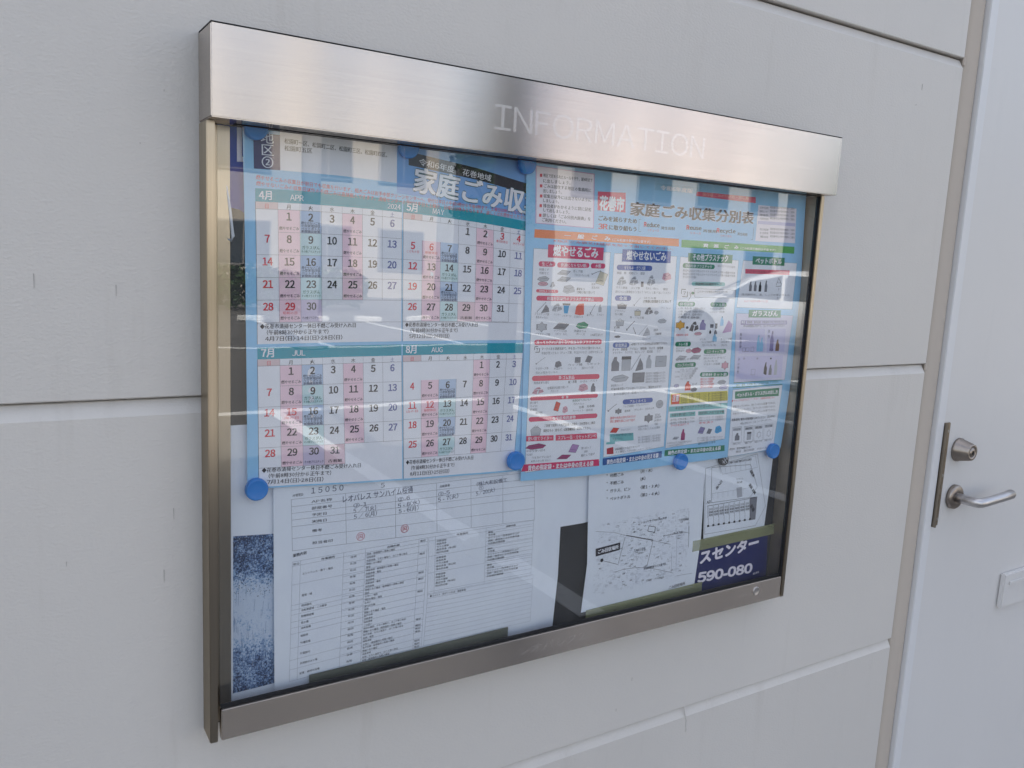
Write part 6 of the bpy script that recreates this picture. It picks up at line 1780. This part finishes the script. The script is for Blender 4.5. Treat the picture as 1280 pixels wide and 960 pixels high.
# ---- clear strips that hold the lower sheets
OLIVE = film_mat('yellowed_film', (.40, .42, .22), .50); GREYF = film_mat('grey_film', (.17, .18, .14), .72)
def strip(x0, x1, z0, z1, y, mat, label, dz=0):
    bm = nb(); v = []
    box(bm, x0, x1, y - .0012, y, Z(z0), Z(z1), .0003)
    for q in bm.verts: q.co.z += dz * (q.co.x - x0) / (x1 - x0)
    o = link('holding_strip', bm, mat); c = Vector(((x0 + x1) / 2, y, Z(z0)))
    for q in o.data.vertices: q.co -= c
    o.location = c; return tag(o, label, 'strip', 'translucent strips holding the lower sheets')
strip(.332, .638, -.5705, -.5535, -.0130, GREYF, 'long grey green translucent strip along the foot of the cleaning form', .004)
strip(.785, 1.04, -.5720, -.5520, -.0128, OLIVE, 'yellowed translucent strip along the foot of the street map sheet', .004)
strip(1.012, 1.222, -.4900, -.4700, -.0098, OLIVE, 'yellowed translucent strip between the parking plan and the navy sign', .004)

# ---- magnets
MB = plain('magnet_blue', hexc('1583dc'), .27, vary=.04); MR = plain('magnet_red', hexc('a8485c'), .4, vary=.05); MK = plain('magnet_dark', (.05, .05, .055), .35)
def magnet(x, z, y, mat, label, r=.0138, h=.0085, group='round blue magnets'):
    bm = nb(); lathe(bm, [(r * .97, 0), (r, .001), (r, h - .0022), (r * .95, h - .0007), (r * .86, h), (r * .8, h - .0003), (r * .3, h - .0006)], (0, 0, 0), (0, -1, 0), 40)
    o = link('magnet', bm, mat, smooth=True); o.location = (x, y, Z(z)); return tag(o, label, 'magnet', group)
magnet(.2622, -.2935, -.0133, MB, 'blue round magnet at the lower left corner of the calendar')
magnet(.6320, -.2905, -.0168, MB, 'blue round magnet at the seam between the calendar and the sorting poster, lower edge')
magnet(.9580, -.3215, -.0165, MB, 'blue round magnet at the middle of the lower edge of the sorting poster')
magnet(1.1830, -.3220, -.0165, MB, 'blue round magnet at the lower right corner of the sorting poster')
magnet(.2600, .1310, -.0133, MB, 'blue round magnet at the upper left corner of the calendar, under the header')
magnet(.4500, .1300, -.0133, MB, 'blue round magnet on the top edge of the calendar, left of its title')
magnet(.6260, .1270, -.0160, MB, 'blue round magnet at the upper seam of calendar and sorting poster')
m_ = magnet(1.0660, -.3300, -.0095, MK, 'small black round magnet with white scratch marks at the top of the parking plan', r=.0098, h=.0075, group=None)
bm = nb()
for (x0, z0, x1, z1) in ((-.006, -.004, .006, .005), (-.004, .005, .005, -.005), (-.007, .001, .001, -.006), (0, .007, .007, .001)):
    d = Vector((x1 - x0, 0, z1 - z0)).normalized(); n_ = Vector((-d.z, 0, d.x)) * .0004
    bm.faces.new([bm.verts.new(Vector((x0, -.00785, z0)) + n_), bm.verts.new(Vector((x0, -.00785, z0)) - n_), bm.verts.new(Vector((x1, -.00785, z1)) - n_), bm.verts.new(Vector((x1, -.00785, z1)) + n_)])
o = link('scratch', bm, inkm('white'), m_)

# ---- etched lettering on the steel
ETCH = steel('etched_steel', (.74, .70, .67), 'x', .235, .6); ETCH2 = steel('etched_rail_steel', (.71, .67, .64), 'x', .24, .5)
def etched(name, s, x0, x1, z0, h, y, mat, bold=0):
    tot = sum(advance(c) for c in s); sx = (x1 - x0) / tot; sy = h / (.735 if all(ord(c) < 300 for c in s) else .8); V = []; F = []; x = 0
    for ch in s:
        vs, fs = glyph(ch, bold, 3); o = len(V); V += [(x0 + (x + vx) * sx, y, Z(z0) + vy * sy) for vx, vy in vs]; F += [[i + o for i in f] for f in fs]; x += advance(ch)
    me = bpy.data.meshes.new(name); me.from_pydata(V, [], F); ob = link(name, me, mat)
    md = ob.modifiers.new('thick', 'SOLIDIFY'); md.thickness = .0001; return underb(ob)
etched('header_lettering', 'INFORMATION', .545, .915, .1595, .031, -.06212, ETCH)
etched('rail_lettering', 'レオパレス21', .640, .780, -.5850, .0125, -.04012, ETCH2)
etched('rail_lettering', '三和サッシ', 1.105, 1.135, -.5800, .0060, -.04012, ETCH2)
